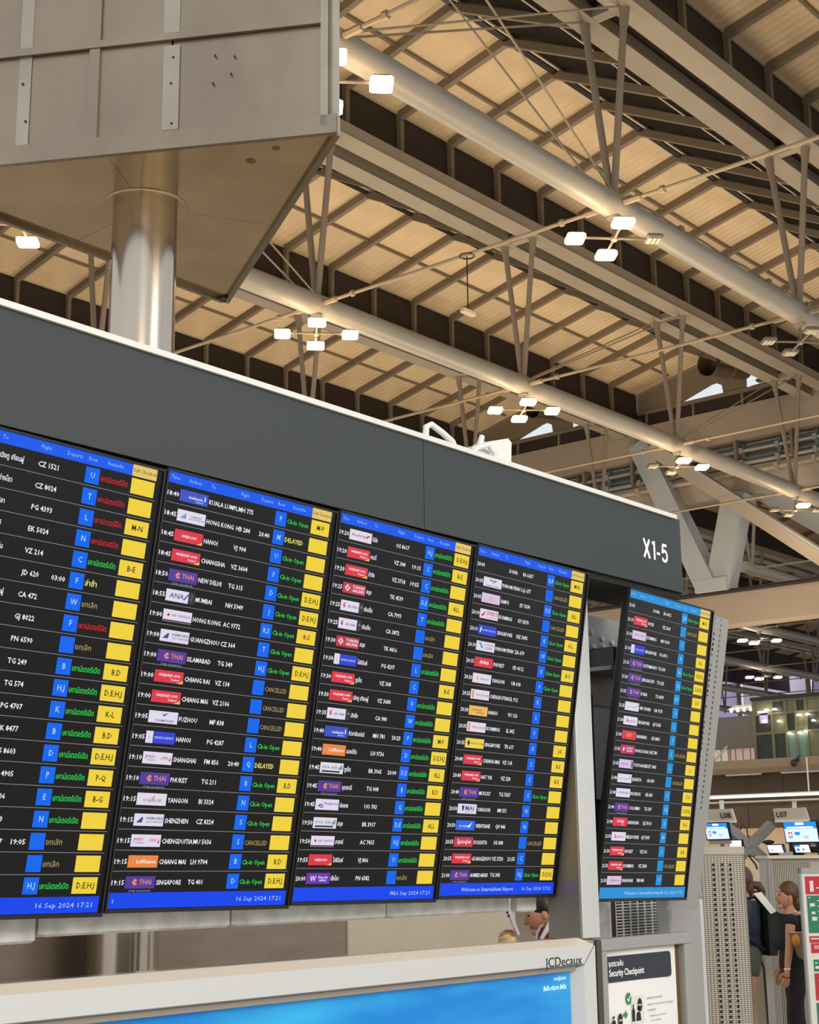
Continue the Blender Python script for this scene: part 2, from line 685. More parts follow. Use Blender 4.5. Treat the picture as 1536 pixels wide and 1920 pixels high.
for k in range(-1, 4):
    nodes = [XN0 + PITCH * i for i in range(-2, 4)]
    tr = truss(k, 3.5, 56.3, TRUSS[k], nodes, rods_to=(k < 3), cables={0: ((-1, 'fb'),), 1: ((-1, 'b'), (1, 'f'), (2, 'f'))}.get(k, ()))
    if k == 0:
        # cable run clipped along the top of the nearer pipe
        m = MB()
        pts = [(XN0 + 0.6 + i * 1.1, Y0 - 0.05, ZTUBE + 0.36 + (0.05 if i % 2 else 0)) for i in range(10)]
        m.path(pts, 0.03, 5)
        for p in pts[::2]:
            m.box(p[0] - 0.08, p[0] + 0.08, p[1] - 0.1, p[1] + 0.1, p[2] - 0.12, p[2] + 0.05)
        m.build('cable_clips', 'post_paint', tr)

FAR_TR = {1: 'farther roof truss seen through the gap right of the white wall strut',
          2: 'far roof truss between the wall band and the mezzanine, nearer of two',
          3: 'far roof truss just above the glass lift shaft',
          4: 'far roof truss low behind the perforated upright, over the lilac canopy',
          5: 'farthest roof truss seen low beside the perforated upright'}
FAR_TR[6] = 'far roof truss behind the small floodlights beside the perforated upright'
for k in range(1, 7):
    nodes = [67 + PITCH * i for i in range(0, 8)]
    truss(k, 66, 158, FAR_TR[k], nodes, rods_to=(k < 6))


# ---------------------------------------------------------------- floodlight clusters under the pipe nodes
def cluster(x, y, z, label, off=(), glow='lamp_glow', power=90, col=WARM, light=True, size=1.0, group='floodlight clusters under the roof trusses'):
    t = thing('floodlight_cluster', (x, y, z), label, 'floodlight', group)
    m = MB()
    m.tube((x, y, z - 0.04), (x, y, z + 0.5 * size), 0.04, 8)
    m.ell((x, y, z), (0.1, 0.1, 0.08), 10, 6)
    m.build('hanger', 'lamp_body', t, smooth=40)
    m = MB()
    dirs = [Vector((0.707, -0.707, 0)), Vector((0.707, 0.707, 0)), Vector((-0.707, 0.707, 0)), Vector((-0.707, -0.707, 0))]
    for d in dirs:
        m.tube(Vector((x, y, z)) + d * 0.05, Vector((x, y, z)) + d * 0.72 * size, 0.03, 6)
    m.build('arms', 'lamp_body', t)
    for i, d in enumerate(dirs):
        c = Vector((x, y, z)) + d * 0.86 * size
        s = Vector((-d.y, d.x, 0))
        m = MB()
        b0 = len(m.v)
        m.cbox(-0.17, 0.19, -0.21, 0.21, -0.02, 0.06, 0.03)
        for q in range(3):
            m.box(-0.13 + q * 0.1, -0.1 + q * 0.1, -0.17, 0.17, 0.055, 0.08)
        m.map(lambda p: c + d * (p.x * size) + s * (p.y * size) + Vector((0, 0, p.z * size)))
        h = m.build('lamp_head', 'lamp_body', t)
        m = MB()
        m.cbox(-0.19, 0.21, -0.225, 0.225, -0.085, 0.03, 0.03)
        m.map(lambda p: c + d * (p.x * size) + s * (p.y * size) + Vector((0, 0, p.z * size)))
        if i in off:
            m = MB()
            for q in range(3):
                m.box(-0.13 + q * 0.1, -0.05 + q * 0.1, -0.15, 0.15, -0.05, -0.021)
            m.map(lambda p: c + d * (p.x * size) + s * (p.y * size) + Vector((0, 0, p.z * size)))
        lens = m.build('lens', 'lamp_off' if i in off else glow, h)
        lens.parent = h
    if light:
        lo = lamp('floodlight', 'POINT', (0, 0, -0.55), power, col, 0.25)
        lo.parent = t
    return t


CL = [
    (0, -1, 'floodlight cluster beside the top right edge of the steel box, one lamp flaring', ()),
    (0, 0, 'floodlight cluster of three lit lamps and one dead lamp under the upper pipe', (0,)),
    (0, 1, 'unlit floodlight cluster at the right edge of the photograph', (0, 1, 2, 3)),
    (1, -1, 'floodlight cluster under the left part of the steel box, low behind it', ()),
    (1, 0, 'cross of four lit floodlights just above the dark header, nearest the steel box', ()),
    (1, 1, 'cross of four lit floodlights beside the round grey duct mouth', ()),
    (1, 2, 'floodlight cluster with two lit lamps in front of the white wall strut', (2, 1)),
    (1, 3, 'floodlight cluster with one lit lamp, in front of the long slanting beams', (0, 1, 2)),
]
for k, i, lab, off in CL:
    cluster(XN0 + PITCH * i, Y0 + PITCH * k, 14.98, lab, off, light=True, power=(10 if len(off) == 4 else 90))
for x, y, z, lab in [(76.03, 43.3, 14.98, 'white ceiling floodlights high behind the perforated upright'), (85.06, 43.3, 14.98, 'two white floodlights in the far roof above the lift'),
                     (94.09, 52.33, 14.98, 'trio of white floodlights in the far roof left of the lift'), (103.1, 52.33, 14.98, 'trio of white floodlights low under the far pipe at right')]:
    cluster(x, y, z, lab, (3,), 'lamp_glow_white', 90, (1, 0.9, 0.75), True, 1.25, 'far floodlight clusters')

# small lamp hanging on a wire from a tie rod
t = thing('pendant_lamp', (26.25, 20.3, 14.3), 'small white lamp hanging on a wire from a roof rod', 'lamp')
m = MB()
m.tube((26.25, 20.3, 14.35), (26.25, 20.3, 15.7), 0.015, 5)
m.path([(26.25 + 0.18 * math.cos(a), 20.3 + 0.18 * math.sin(a), 15.72) for a in [i * 0.6283 for i in range(11)]], 0.02, 5)
m.build('wire', 'black_plastic', t)
m = MB()
m.cbox(26.02, 26.48, 20.22, 20.38, 14.25, 14.36, 0.03)
m.build('lamp_body', 'pale_trim', t)

# ---------------------------------------------------------------- the wall across the end of this roof
XE = 56.5
w = bpy.data.objects.new('wall_end', None)
COL.objects.link(w)
tag(w, kind='structure', label='beige concrete end wall band crossing under the roof')
m = MB()
m.box(XE, XE + 0.8, 10, 62, 19.25, 20.78)
m.build('upper_band', 'concrete', w)
m = MB()
m.box(XE + 0.1, XE + 0.6, 10, 62, 20.78, 21.34)
m.build('louvre_strip', 'dark_louvre', w)
for i in range(18):
    y = 12 + i * 2.4
    m = MB()
    m.box(XE - 0.02, XE + 0.1, y, y + 0.09, 20.78, 21.34)
    m.build('mullion', 'rafter_paint', w)
m = MB()
m.box(XE - 0.1, XE + 0.7, 10, 62, 21.34, 21.47)
m.build('ledge', 'rafter_paint', w)
for i in range(-1, 4):
    dy = PITCH * (i - 1)
    out_ = [(34.2, 21.47), (31.85, 21.48), (30.3, 21.98), (30.05, 22.02), (29.75, 21.85), (29.7, 21.47), (28.6, 21.47), (28.58, 22.12), (28.15, 22.03), (27.45, 21.66), (27.5, 21.56), (28.4, 21.5), (28.5, 21.47), (25.17, 21.47), (25.17, 23.4), (34.2, 23.4)]
    m = MB()
    m.prism([(XE - 0.05, y + dy, z) for y, z in out_], (0.1, 0, 0))
    m.build('gable_sheet', 'rafter_paint', w)
m = MB()
m.box(XE + 0.3, XE + 1.1, 10, 62, 16.93, 18.1)
m.build('middle_band', 'concrete_pale', w)
m = MB()
m.box(XE + 0.9, XE + 1.1, 10, 62, 18.1, 19.3)
m.build('pipe_recess', 'concrete_pale', w)
m = MB()
m.box(XE - 0.2, XE + 0.9, 10, 62, 11.3, 12.75)
m.build('lower_band', 'concrete', w)
m = MB()
m.box(XE - 0.35, XE - 0.2, 10, 62, 12.62, 12.72)
m.box(XE - 0.3, XE + 0.6, 10, 62, 12.75, 12.8)
m.build('cable_ledge', 'dark_louvre', w)

t = thing('pipe_rack', (XE + 0.2, 30, 18.2), 'rack of grey pipes running along the end wall between the beige bands', 'pipes')
for nme, yy, zz, rr, mm in [('steel_pipe', XE + 0.35, 18.95, 0.1, 'pipe_teal'), ('steel_pipe', XE + 0.1, 18.75, 0.08, 'pipe_grey'), ('steel_pipe', XE + 0.4, 18.5, 0.12, 'pipe_teal'),
                            ('white_pipe', XE - 0.1, 17.75, 0.1, 'concrete_pale'), ('white_pipe', XE + 0.1, 18.2, 0.09, 'pipe_grey')]:
    m = MB()
    m.tube((yy, 10, zz), (yy, 62, zz), rr, 8)
    y = 12.0
    while y < 60:
        m.box(yy - rr * 1.5, yy + rr * 1.5, y, y + 0.18, zz - rr * 1.5, zz + rr * 1.5)
        y += 1.7
    m.build(nme, mm, t, smooth=40)
m = MB()
y = 11.0
while y < 60:
    m.box(XE - 0.15, XE + 0.5, y, y + 0.12, 18.1, 19.2)
    y += 2.6
m.build('rack_hangers', 'rafter_paint', t)


def strut(name, pts_pairs, label, cat='strut'):
    t = thing(name, pts_pairs[0][0], label, cat)
    for p, q, wd, dp, n in pts_pairs:
        m = MB()
        m.beam(p, q, dp, wd, (1, 0, 0) if False else (0, 1, 0.2))
        m.build(n, 'strut_paint', t)
    return t


t = thing('wall_strut', (XE + 0.1, 30.7, 12.75), 'tall pale V-shaped steel strut standing on the lower beige band', 'strut')
m = MB()
m.beam((XE - 0.1, 30.9, 13.1), (XE - 0.1, 33.9, 19.9), 0.9, 0.95, (0, 1, 0))
m.build('left_leg', 'strut_paint', t)
m = MB()
m.beam((XE + 0.0, 30.4, 12.95), (XE + 0.1, 29.35, 16.95), 0.9, 1.05, (0, 1, 0))
m.build('right_leg', 'strut_paint', t)
m = MB()
m.box(XE - 0.56, XE + 0.5, 29.85, 31.35, 12.755, 13.3)
m.build('foot', 'strut_paint', t)
t = thing('slanting_beam', (XE, 32.6, 19), 'long cream beam slanting down to the right in front of the end wall', 'beam')
m = MB()
m.beam((XE - 0.9, 32.9, 19.4), (XE - 0.9, 20.0, 9.2), 0.5, 0.62, (0, 0.6, 1))
m.build('web', 'concrete_pale', t)
m = MB()
m.beam((XE - 0.9, 32.9, 19.73), (XE - 0.9, 20.0, 9.53), 0.75, 0.09, (0, 0.6, 1))
m.build('top_flange', 'strut_paint', t)
t = thing('blue_grey_beam', (XE + 1.2, 32, 19.3), 'second slanting beam, blue grey, behind the cream one', 'beam')
m = MB()
m.beam((XE + 1.2, 32.4, 19.7), (XE + 1.2, 20.0, 10.8), 0.7, 0.75, (0, 0.6, 1))
m.build('web', 'strut_paint', t)

# round duct mouths near the end wall
for i, (dy, lab) in enumerate([(0, 'brown round duct mouth by the larger daylight gap in the end wall'), (9.03, 'dark round duct mouth behind the second cross of floodlights')]):
    t = thing('air_duct', (54.0, 29.05 + dy, 22.05), lab, 'duct', 'roof ducts')
    a, b = Vector((54.0, 29.05 + dy, 22.05)), Vector((56.2, 28.5 + dy, 22.3))
    m = MB()
    m.tube(a, b, 0.52, 20, cap=False)
    m.tube(a.lerp(b, 0.02), b, 0.49, 20, cap=False)
    m.build('casing', 'duct_brown', t, smooth=50)
    m = MB()
    d = (b - a).normalized()
    m.tube(a + d * 0.7, a + d * 0.72, 0.5, 20)
    m.build('inner_plate', 'duct_brown', t)
    m = MB()
    m.tube(a - d * 0.03, a + d * 0.05, 0.56, 20, cap=False)
    m.tube(a.lerp(b, .5), a.lerp(b, .55), 0.58, 20)
    m.build('rim', 'lamp_body', t, smooth=50)
    m = MB()
    for q in range(4):
        p = b + Vector((-0.1, -0.65 - q * 0.25, 0.1))
        m.beam(p + Vector((0, 0, -0.55)), p + Vector((0, 0, 0.45)), 0.08, 0.08)
    m.box(b.x - 0.2, b.x + 0.1, b.y - 1.5, b.y - 0.6, 21.5, 21.6)
    m.build('duct_bracket', 'lamp_body', t)

# ---------------------------------------------------------------- steel air tower on its column
TP1, TP2, TP3 = Vector((5.75, 5.39)), Vector((7.13, 7.80)), Vector((4.36, 7.80))
TC = Vector((5.70, 7.0))
ZS = 5.85
t = thing('steel_column', (TC.x, TC.y, 0), 'polished round steel column rising behind the dark header into the steel box', 'column')
m = MB()
m.lathe((TC.x, TC.y, 0), [(0.206, 0.0), (0.206, 1.9), (0.206, 3.9), (0.206, ZS)], 48)
m.build('shaft', 'steel_column', t, smooth=40)
m = MB()
m.lathe((TC.x, TC.y, ZS), [(0.206, -0.012), (0.265, -0.012), (0.27, -0.004), (0.27, 0.01)], 48)
m.build('collar', 'steel_soffit', t, smooth=40)

tw = thing('air_tower', (TC.x, TC.y, ZS), 'large triangular box clad in stained steel panels on top of the round column', 'air tower')
ZTOP = 8.4


def v3(p, z):
    return Vector((p.x, p.y, z))


# underside in three slightly different slopes meeting at the column
mids = [(TP1 + TP2) / 2, (TP2 + TP3) / 2, (TP3 + TP1) / 2]
c2a = TP2 + (TP1 - TP2).normalized() * 0.07
c2b = TP2 + (TP3 - TP2).normalized() * 0.07
ctr = v3(TC, ZS + 0.0)
e0, e1, e2 = 0.004, 0.03, -0.02
for pts in ([v3(mids[2], ZS), v3(TP1, ZS), v3(mids[0], ZS), ctr], [v3(mids[0], ZS), v3(c2a, ZS), v3(c2b, ZS), v3(mids[1], ZS), ctr], [v3(mids[1], ZS), v3(TP3, ZS), v3(mids[2], ZS), ctr]):
    cen = sum(pts, Vector()) / len(pts)
    pp = [p + (cen - p) * 0.0025 for p in pts]
    m = MB()
    m.prism([(p.x, p.y, p.z) for p in pp], (0, 0, 0.02))
    m.build('soffit_panel', 'steel_soffit', tw)
m = MB()
m.poly([v3(p, ZS + 0.03) for p in (TP1, c2a, c2b, TP3)])
m.build('soffit_backing', 'steel_soffit', tw)
for x, y, r in ((5.685, 5.80, 0.022), (5.70, 6.03, 0.03)):
    m = MB()
    m.lathe((x, y, ZS - 0.004), [(0.0, 0), (r, 0), (r * 1.1, 0.004)], 12)
    m.build('soffit_hole', 'stain_rust', tw)
# walls: panels between strips, measured along each wall from its right corner
walls = [(TP1, TP3), (TP2, TP1), (TP3, TP2)]
for wi, (a, b) in enumerate(walls):
    d = (b - a).normalized()
    L = (b - a).length
    nrm = Vector((-d.y, d.x)) * -1
    if nrm.dot(a - TC) < 0:
        nrm = -nrm

    def P(s, z, o=0.0):
        q = a + d * s + nrm * o
        return Vector((q.x, q.y, z))

    def slab(s0, s1, z0, z1, o0, o1):
        mm = MB()
        mm.add([P(s, z, o) for o in (o0, o1) for z in (z0, z1) for s in (s0, s1)], [(0, 1, 3, 2), (4, 6, 7, 5), (0, 4, 5, 1), (2, 3, 7, 6), (0, 2, 6, 4), (1, 5, 7, 3)])
        return mm
    if wi == 0:
        cols = [0.0, 0.99, 1.475, 1.925, 2.35, L]
        rows = [ZS + 0.09, 6.553, 7.3, ZTOP]
    else:
        cols = [0.0, L / 2, L]
        rows = [ZS + 0.09, 6.553, ZTOP]
    for i in range(len(cols) - 1):
        for j in range(len(rows) - 1):
            slab(cols[i] + 0.006, cols[i + 1] - 0.006, rows[j] + 0.006, rows[j + 1] - 0.006, -0.03, 0.0 + 0.004 * ((i + j) % 2)).build('wall_panel', 'steel_panel', tw)
    slab(0.0, L, ZS + 0.1, ZTOP, -0.06, -0.035).build('wall_backing', 'screw_dark', tw)
    if wi == 0:
        slab(0.94, 1.04, ZS + 0.1, 6.50, 0.005, 0.012).build('cover_strip', 'steel_strip', tw)
        slab(0.945, 1.045, 6.57, ZTOP, 0.005, 0.012).build('cover_strip', 'steel_strip', tw)
        slab(1.44, 1.505, ZS + 0.09, ZTOP, 0.004, 0.022).build('frame_strip', 'steel_panel', tw)
        slab(1.88, 1.96, ZS + 0.1, ZTOP, 0.004, 0.008).build('cover_strip', 'steel_strip', tw)
        slab(0.07, L, 6.53, 6.577, 0.006, 0.03).build('frame_strip', 'steel_panel', tw)
        m = MB()
        for s, z in ((0.98, 5.99), (0.99, 6.25), (0.98, 6.42), (1.9, 6.1), (1.93, 6.35), (0.72, 6.4), (0.60, 6.38), (0.62, 6.27), (0.73, 6.22)):
            q = P(s, z, 0.013)
            m.ell(q, (0.008, 0.008, 0.008), 6, 4)
        m.build('screws', 'screw_dark', tw)['kind'] = 'stuff'
        slab(0.03, 0.075, ZS + 0.02, ZTOP, 0.0, 0.035).build('corner_strip', 'steel_strip', tw)
    slab(-0.02, L, ZS - 0.03, ZS + 0.085, 0.0, 0.035).build('edge_trim', 'steel_panel', tw)
m = MB()
for p in (TP1, TP2, TP3):
    q = TC + (p - TC) * 0.992
    m.box(q.x - 0.028, q.x + 0.028, q.y - 0.028, q.y + 0.028, ZS - 0.02, ZTOP)
m.build('corner_post', 'steel_strip', tw)

# ---------------------------------------------------------------- flight information stand
X0 = 0.2
st = thing('display_stand', (3.0, 3.5, 0), 'long dark grey header and steel frame carrying the flight displays', 'display stand')
seams = [X0, 1.9, 3.867, 5.612]
for i in range(3):
    m = MB()
    m.box(seams[i] + 0.0015, seams[i + 1] - 0.0015, 3.2, 3.24, 2.862, 3.185)
    m.build('header_panel', 'header_grey', st)
m = MB()
m.box(X0, 5.595, 3.235, 3.5, 2.868, 3.18)
m.build('header_core', 'header_grey', st)
m = MB()
m.prism([(5.612, 3.2, 2.95), (5.622, 3.2, 2.855), (5.63, 3.26, 2.855), (5.612, 3.26, 2.95)], (0, 0.24, 0))
m.build('end_cap', 'kiosk_grey', st)
m = MB()
m.box(X0, 5.575, 3.195, 3.52, 3.187, 3.199)
m.box(X0, 5.575, 3.19, 3.2, 3.181, 3.199)
m.build('header_cap', 'header_cap', st)
m = MB()
m.box(4.89, 5.60, 3.215, 3.5, 2.835, 2.861)
m.build('underside_channel', 'black_void', st)
m = MB()


def stroke(pts, w_):
    # flat stroke of even width on the header face; x, z in fractions of the sign height
    P_ = [Vector((5.297 + x * 0.08, 3.1985, 2.975 + z * 0.08)) for x, z in pts]
    lft, rgt = [], []
    for i, p in enumerate(P_):
        d = (P_[min(i + 1, len(P_) - 1)] - P_[max(i - 1, 0)]).normalized()
        nn = Vector((d.z, 0, -d.x)) * (w_ * 0.04)
        lft.append(p - nn)
        rgt.append(p + nn)
    for i in range(len(P_) - 1):
        m.quad(lft[i], rgt[i], rgt[i + 1], lft[i + 1])


stroke([(0.06, 0), (0.62, 1)], 0.17)
stroke([(0.62, 0), (0.06, 1)], 0.17)
stroke([(1.1, 0), (1.1, 1.0)], 0.17)
stroke([(1.14, 0.93), (0.88, 0.86)], 0.14)
stroke([(1.34, 0.38), (1.66, 0.38)], 0.14)
stroke([(2.36, 0.93), (1.95, 0.93)], 0.15)
stroke([(1.99, 0.98), (1.90, 0.48)], 0.14)
stroke([(1.90, 0.50), (2.02, 0.60), (2.16, 0.63), (2.29, 0.57), (2.37, 0.42), (2.37, 0.25), (2.28, 0.11), (2.14, 0.06), (1.98, 0.09), (1.88, 0.22)], 0.155)
m.build('lettering', 'sign_white', st)
# steel beam carrying the feet of the displays
tj = [X0, 2.02, 2.563, 3.281, 4.009, 4.717]
for i in range(5):
    m = MB()
    zlo = 1.545 if i < 2 else 1.559
    m.cbox(tj[i] + 0.004, tj[i + 1] - 0.004, 3.5, 3.62, zlo, 1.75, 0.012)
    m.build('steel_beam', 'galvanised', st)
m = MB()
m.cbox(4.727, 4.848, 3.47, 3.52, 1.557, 1.66, 0.012)
m.build('joint_cover', 'header_cap', st)
m = MB()
m.box(4.88, 4.895, 3.3, 3.445, 1.456, 2.84)
m.box(4.70, 4.885, 3.44, 3.452, 1.75, 2.84)
m.build('side_panel', 'grey_sheet', st)
m = MB()
m.box(X0, 4.88, 3.62, 3.66, 1.7, 2.87)
m.build('back_panel', 'grey_sheet', st)
# pale upright beside the fourth display
m = MB()
m.cbox(4.897, 5.018, 3.3, 3.36, 1.456, 2.83, 0.006)
m.build('upright', 'post_white', st)
m = MB()
m.box(4.897, 4.975, 3.31, 3.36, 0.0, 1.456)
m.build('upright_foot', 'kiosk_dark', st)
for i in range(9):
    m = MB()
    m.lathe((5.03, 3.33, 2.5 - i * 0.1), [(0.0, -0.01), (0.011, -0.008), (0.011, 0.008), (0, 0.01)], 8)
    m.build('bolt', 'header_cap', st)
m = MB()
m.cbox(5.03, 5.10, 3.4, 3.46, 1.30, 1.7, 0.006)
m.build('lower_upright', 'post_white', st)
# plate, bracket and cabinet behind the last display
m = MB()
m.box(5.40, 5.76, 3.6, 3.62, 2.0, 2.795)
m.build('mounting_plate', 'kiosk_grey', st)
for x, z in ((5.49, 2.72), (5.57, 2.70), (5.65, 2.69), (5.5, 2.66), (5.575, 2.665), (5.51, 2.6)):
    m = MB()
    m.tube((x, 3.59, z), (x, 3.6, z), 0.012, 8)
    m.build('screw', 'header_cap', st)
m = MB()
m.cbox(5.44, 5.53, 3.45, 3.6, 2.55, 2.64, 0.008)
m.cbox(5.53, 5.70, 3.5, 3.6, 2.55, 2.60, 0.006)
m.build('bracket', 'black_plastic', st)
m = MB()
m.box(5.39, 5.72, 3.44, 3.6, 2.535, 2.552)
m.box(5.39, 5.72, 3.59, 3.60, 2.40, 2.54)
m.build('bracket_shelf', 'grey_sheet', st)
m = MB()
m.box(5.06, 5.66, 3.62, 3.66, 1.7, 2.43)
m.box(5.2, 5.33, 3.5, 3.62, 1.75, 2.43)
m.build('cabinet_back', 'black_void', st)
# slotted steel housing under the last display
m = MB()
m.path([(6.0, 3.98, z) for z in (0.05, 2.0)], 0.08, 14)
m.build('housing_edge', 'galvanised', st, smooth=40)
m = MB()
holes_sheet(m, (6.06, 3.9, 1.30), (1, 0, 0), (0, 0, 1), 7, 24, 0.064, 0.0135, 0.025, 0.0042, 4)
m.build('slotted_panel', 'galvanised', st)
m = MB()
m.box(6.0, 6.6, 3.94, 4.0, 0.05, 1.7)
m.build('housing_back', 'kiosk_dark', st)
m = MB()
m.cbox(6.15, 6.425, 3.66, 3.74, 0.03, 1.62, 0.01)
m.build('housing_side', 'kiosk_grey', st)
m = MB()
m.cbox(6.428, 6.49, 3.68, 3.74, 0.03, 1.56, 0.01)
m.build('housing_post', 'post_white', st)

# things left lying on top of the header
t = thing('bent_tube', (4.3, 3.45, 3.2), 'bent white tube standing on top of the dark header', 'tube')
m = MB()
m.path([(4.22, 3.46, 3.2), (4.195, 3.46, 3.30), (4.2, 3.46, 3.352), (4.23, 3.46, 3.368), (4.285, 3.45, 3.345), (4.345, 3.45, 3.322), (4.362, 3.45, 3.30), (4.345, 3.45, 3.28), (4.30, 3.46, 3.275)], 0.0125, 8)
m.build('pipe', 'header_cap', t, smooth=60)
m = MB()
m.cbox(4.2, 4.26, 3.43, 3.49, 3.199, 3.215, 0.004)
m.build('foot_plate', 'header_cap', t)
t = thing('wireless_antenna', (4.52, 3.42, 3.2), 'white flat antenna box with a curved bracket on top of the header', 'antenna')
m = MB()
m.prism([(4.51, 3.47, 3.2), (4.67, 3.43, 3.2), (4.685, 3.425, 3.225), (4.69, 3.42, 3.385), (4.675, 3.425, 3.40), (4.52, 3.465, 3.355)], (0.012, 0.03, 0))
m.build('panel', 'header_cap', t)
m = MB()
m.cbox(4.42, 4.53, 3.40, 3.47, 3.2, 3.315, 0.01)
m.build('box', 'post_white', t)
m = MB()
m.path([(4.375, 3.40, 3.25), (4.42, 3.39, 3.30), (4.48, 3.38, 3.325), (4.52, 3.38, 3.30), (4.525, 3.38, 3.2)], 0.012, 8)
m.build('bracket', 'header_cap', t, smooth=60)
m = MB()
m.tube((4.47, 3.42, 3.30), (4.495, 3.42, 3.37), 0.016, 8, 0.011)
m.build('stub', 'header_cap', t, smooth=60)
t = thing('cable_clip', (5.02, 3.36, 3.2), 'small crumpled white clip on the header top, right of the antenna', 'clip')
m = MB()
m.cbox(4.97, 5.03, 3.28, 3.34, 3.199, 3.222, 0.004)
m.prism([(5.03, 3.27, 3.2), (5.1, 3.27, 3.2), (5.085, 3.27, 3.218), (5.04, 3.27, 3.228)], (0, 0.06, 0))
m.build('body', 'header_cap', t)

# ---------------------------------------------------------------- flight displays
EM = {'scr_black': ((17, 17, 19), 0.25), 'scr_bar': ((20, 92, 240), 0.95), 'scr_bar5': ((38, 150, 222), 0.9), 'scr_foot': ((10, 70, 240), 0.95),
      'scr_tile': ((0, 104, 244), 0.95), 'scr_tile5': ((24, 150, 224), 0.9), 'scr_yellow': ((250, 218, 62), 0.9), 'scr_cream': ((240, 206, 110), 0.9)}
for n, (c, e) in EM.items():
    mat(n, c, 0.3, emit=e if n != 'scr_black' else 0.0, spec=0.25 if n == 'scr_black' else 0.05)
INK = {'W': ((238, 240, 250), 1), 'B': ((150, 186, 252), 1), 'G': ((40, 214, 84), 1), 'R': ((212, 40, 50), 1), 'Y': ((244, 232, 130), 1), 'T': ((178, 164, 104), 1), 'K': ((36, 32, 18), 0.2), 'L': ((150, 150, 154), 0.9), 'F': ((176, 206, 252), 1)}
for n, (c, e) in INK.items():
    mat('ink_' + n, c, 0.5, emit=e, spec=0.05)
LOGO_BG = {'white': (236, 228, 246), 'red': (232, 30, 56), 'purple': (74, 36, 158), 'blue': (30, 72, 204), 'deep': (16, 48, 214), 'orange': (246, 136, 50), 'crim': (204, 34, 62), 'violet': (112, 20, 182),
           'gold': (250, 188, 74), 'lemon': (250, 220, 70), 'bright': (0, 100, 250), 'pinkish': (224, 84, 120), 'magenta': (206, 20, 104), 'lilac': (226, 200, 238), 'ink': (44, 60, 140), 'teal': (30, 120, 130), 'grey': (120, 118, 150), 'cyan': (90, 170, 214), 'rosy': (200, 40, 80), 'aqua': (80, 160, 150), 'tan': (222, 180, 120), 'black': (24, 24, 26), 'peach': (236, 150, 110)}
for n, c in LOGO_BG.items():
    mat('logo_' + n, c, 0.4, emit=0.85)

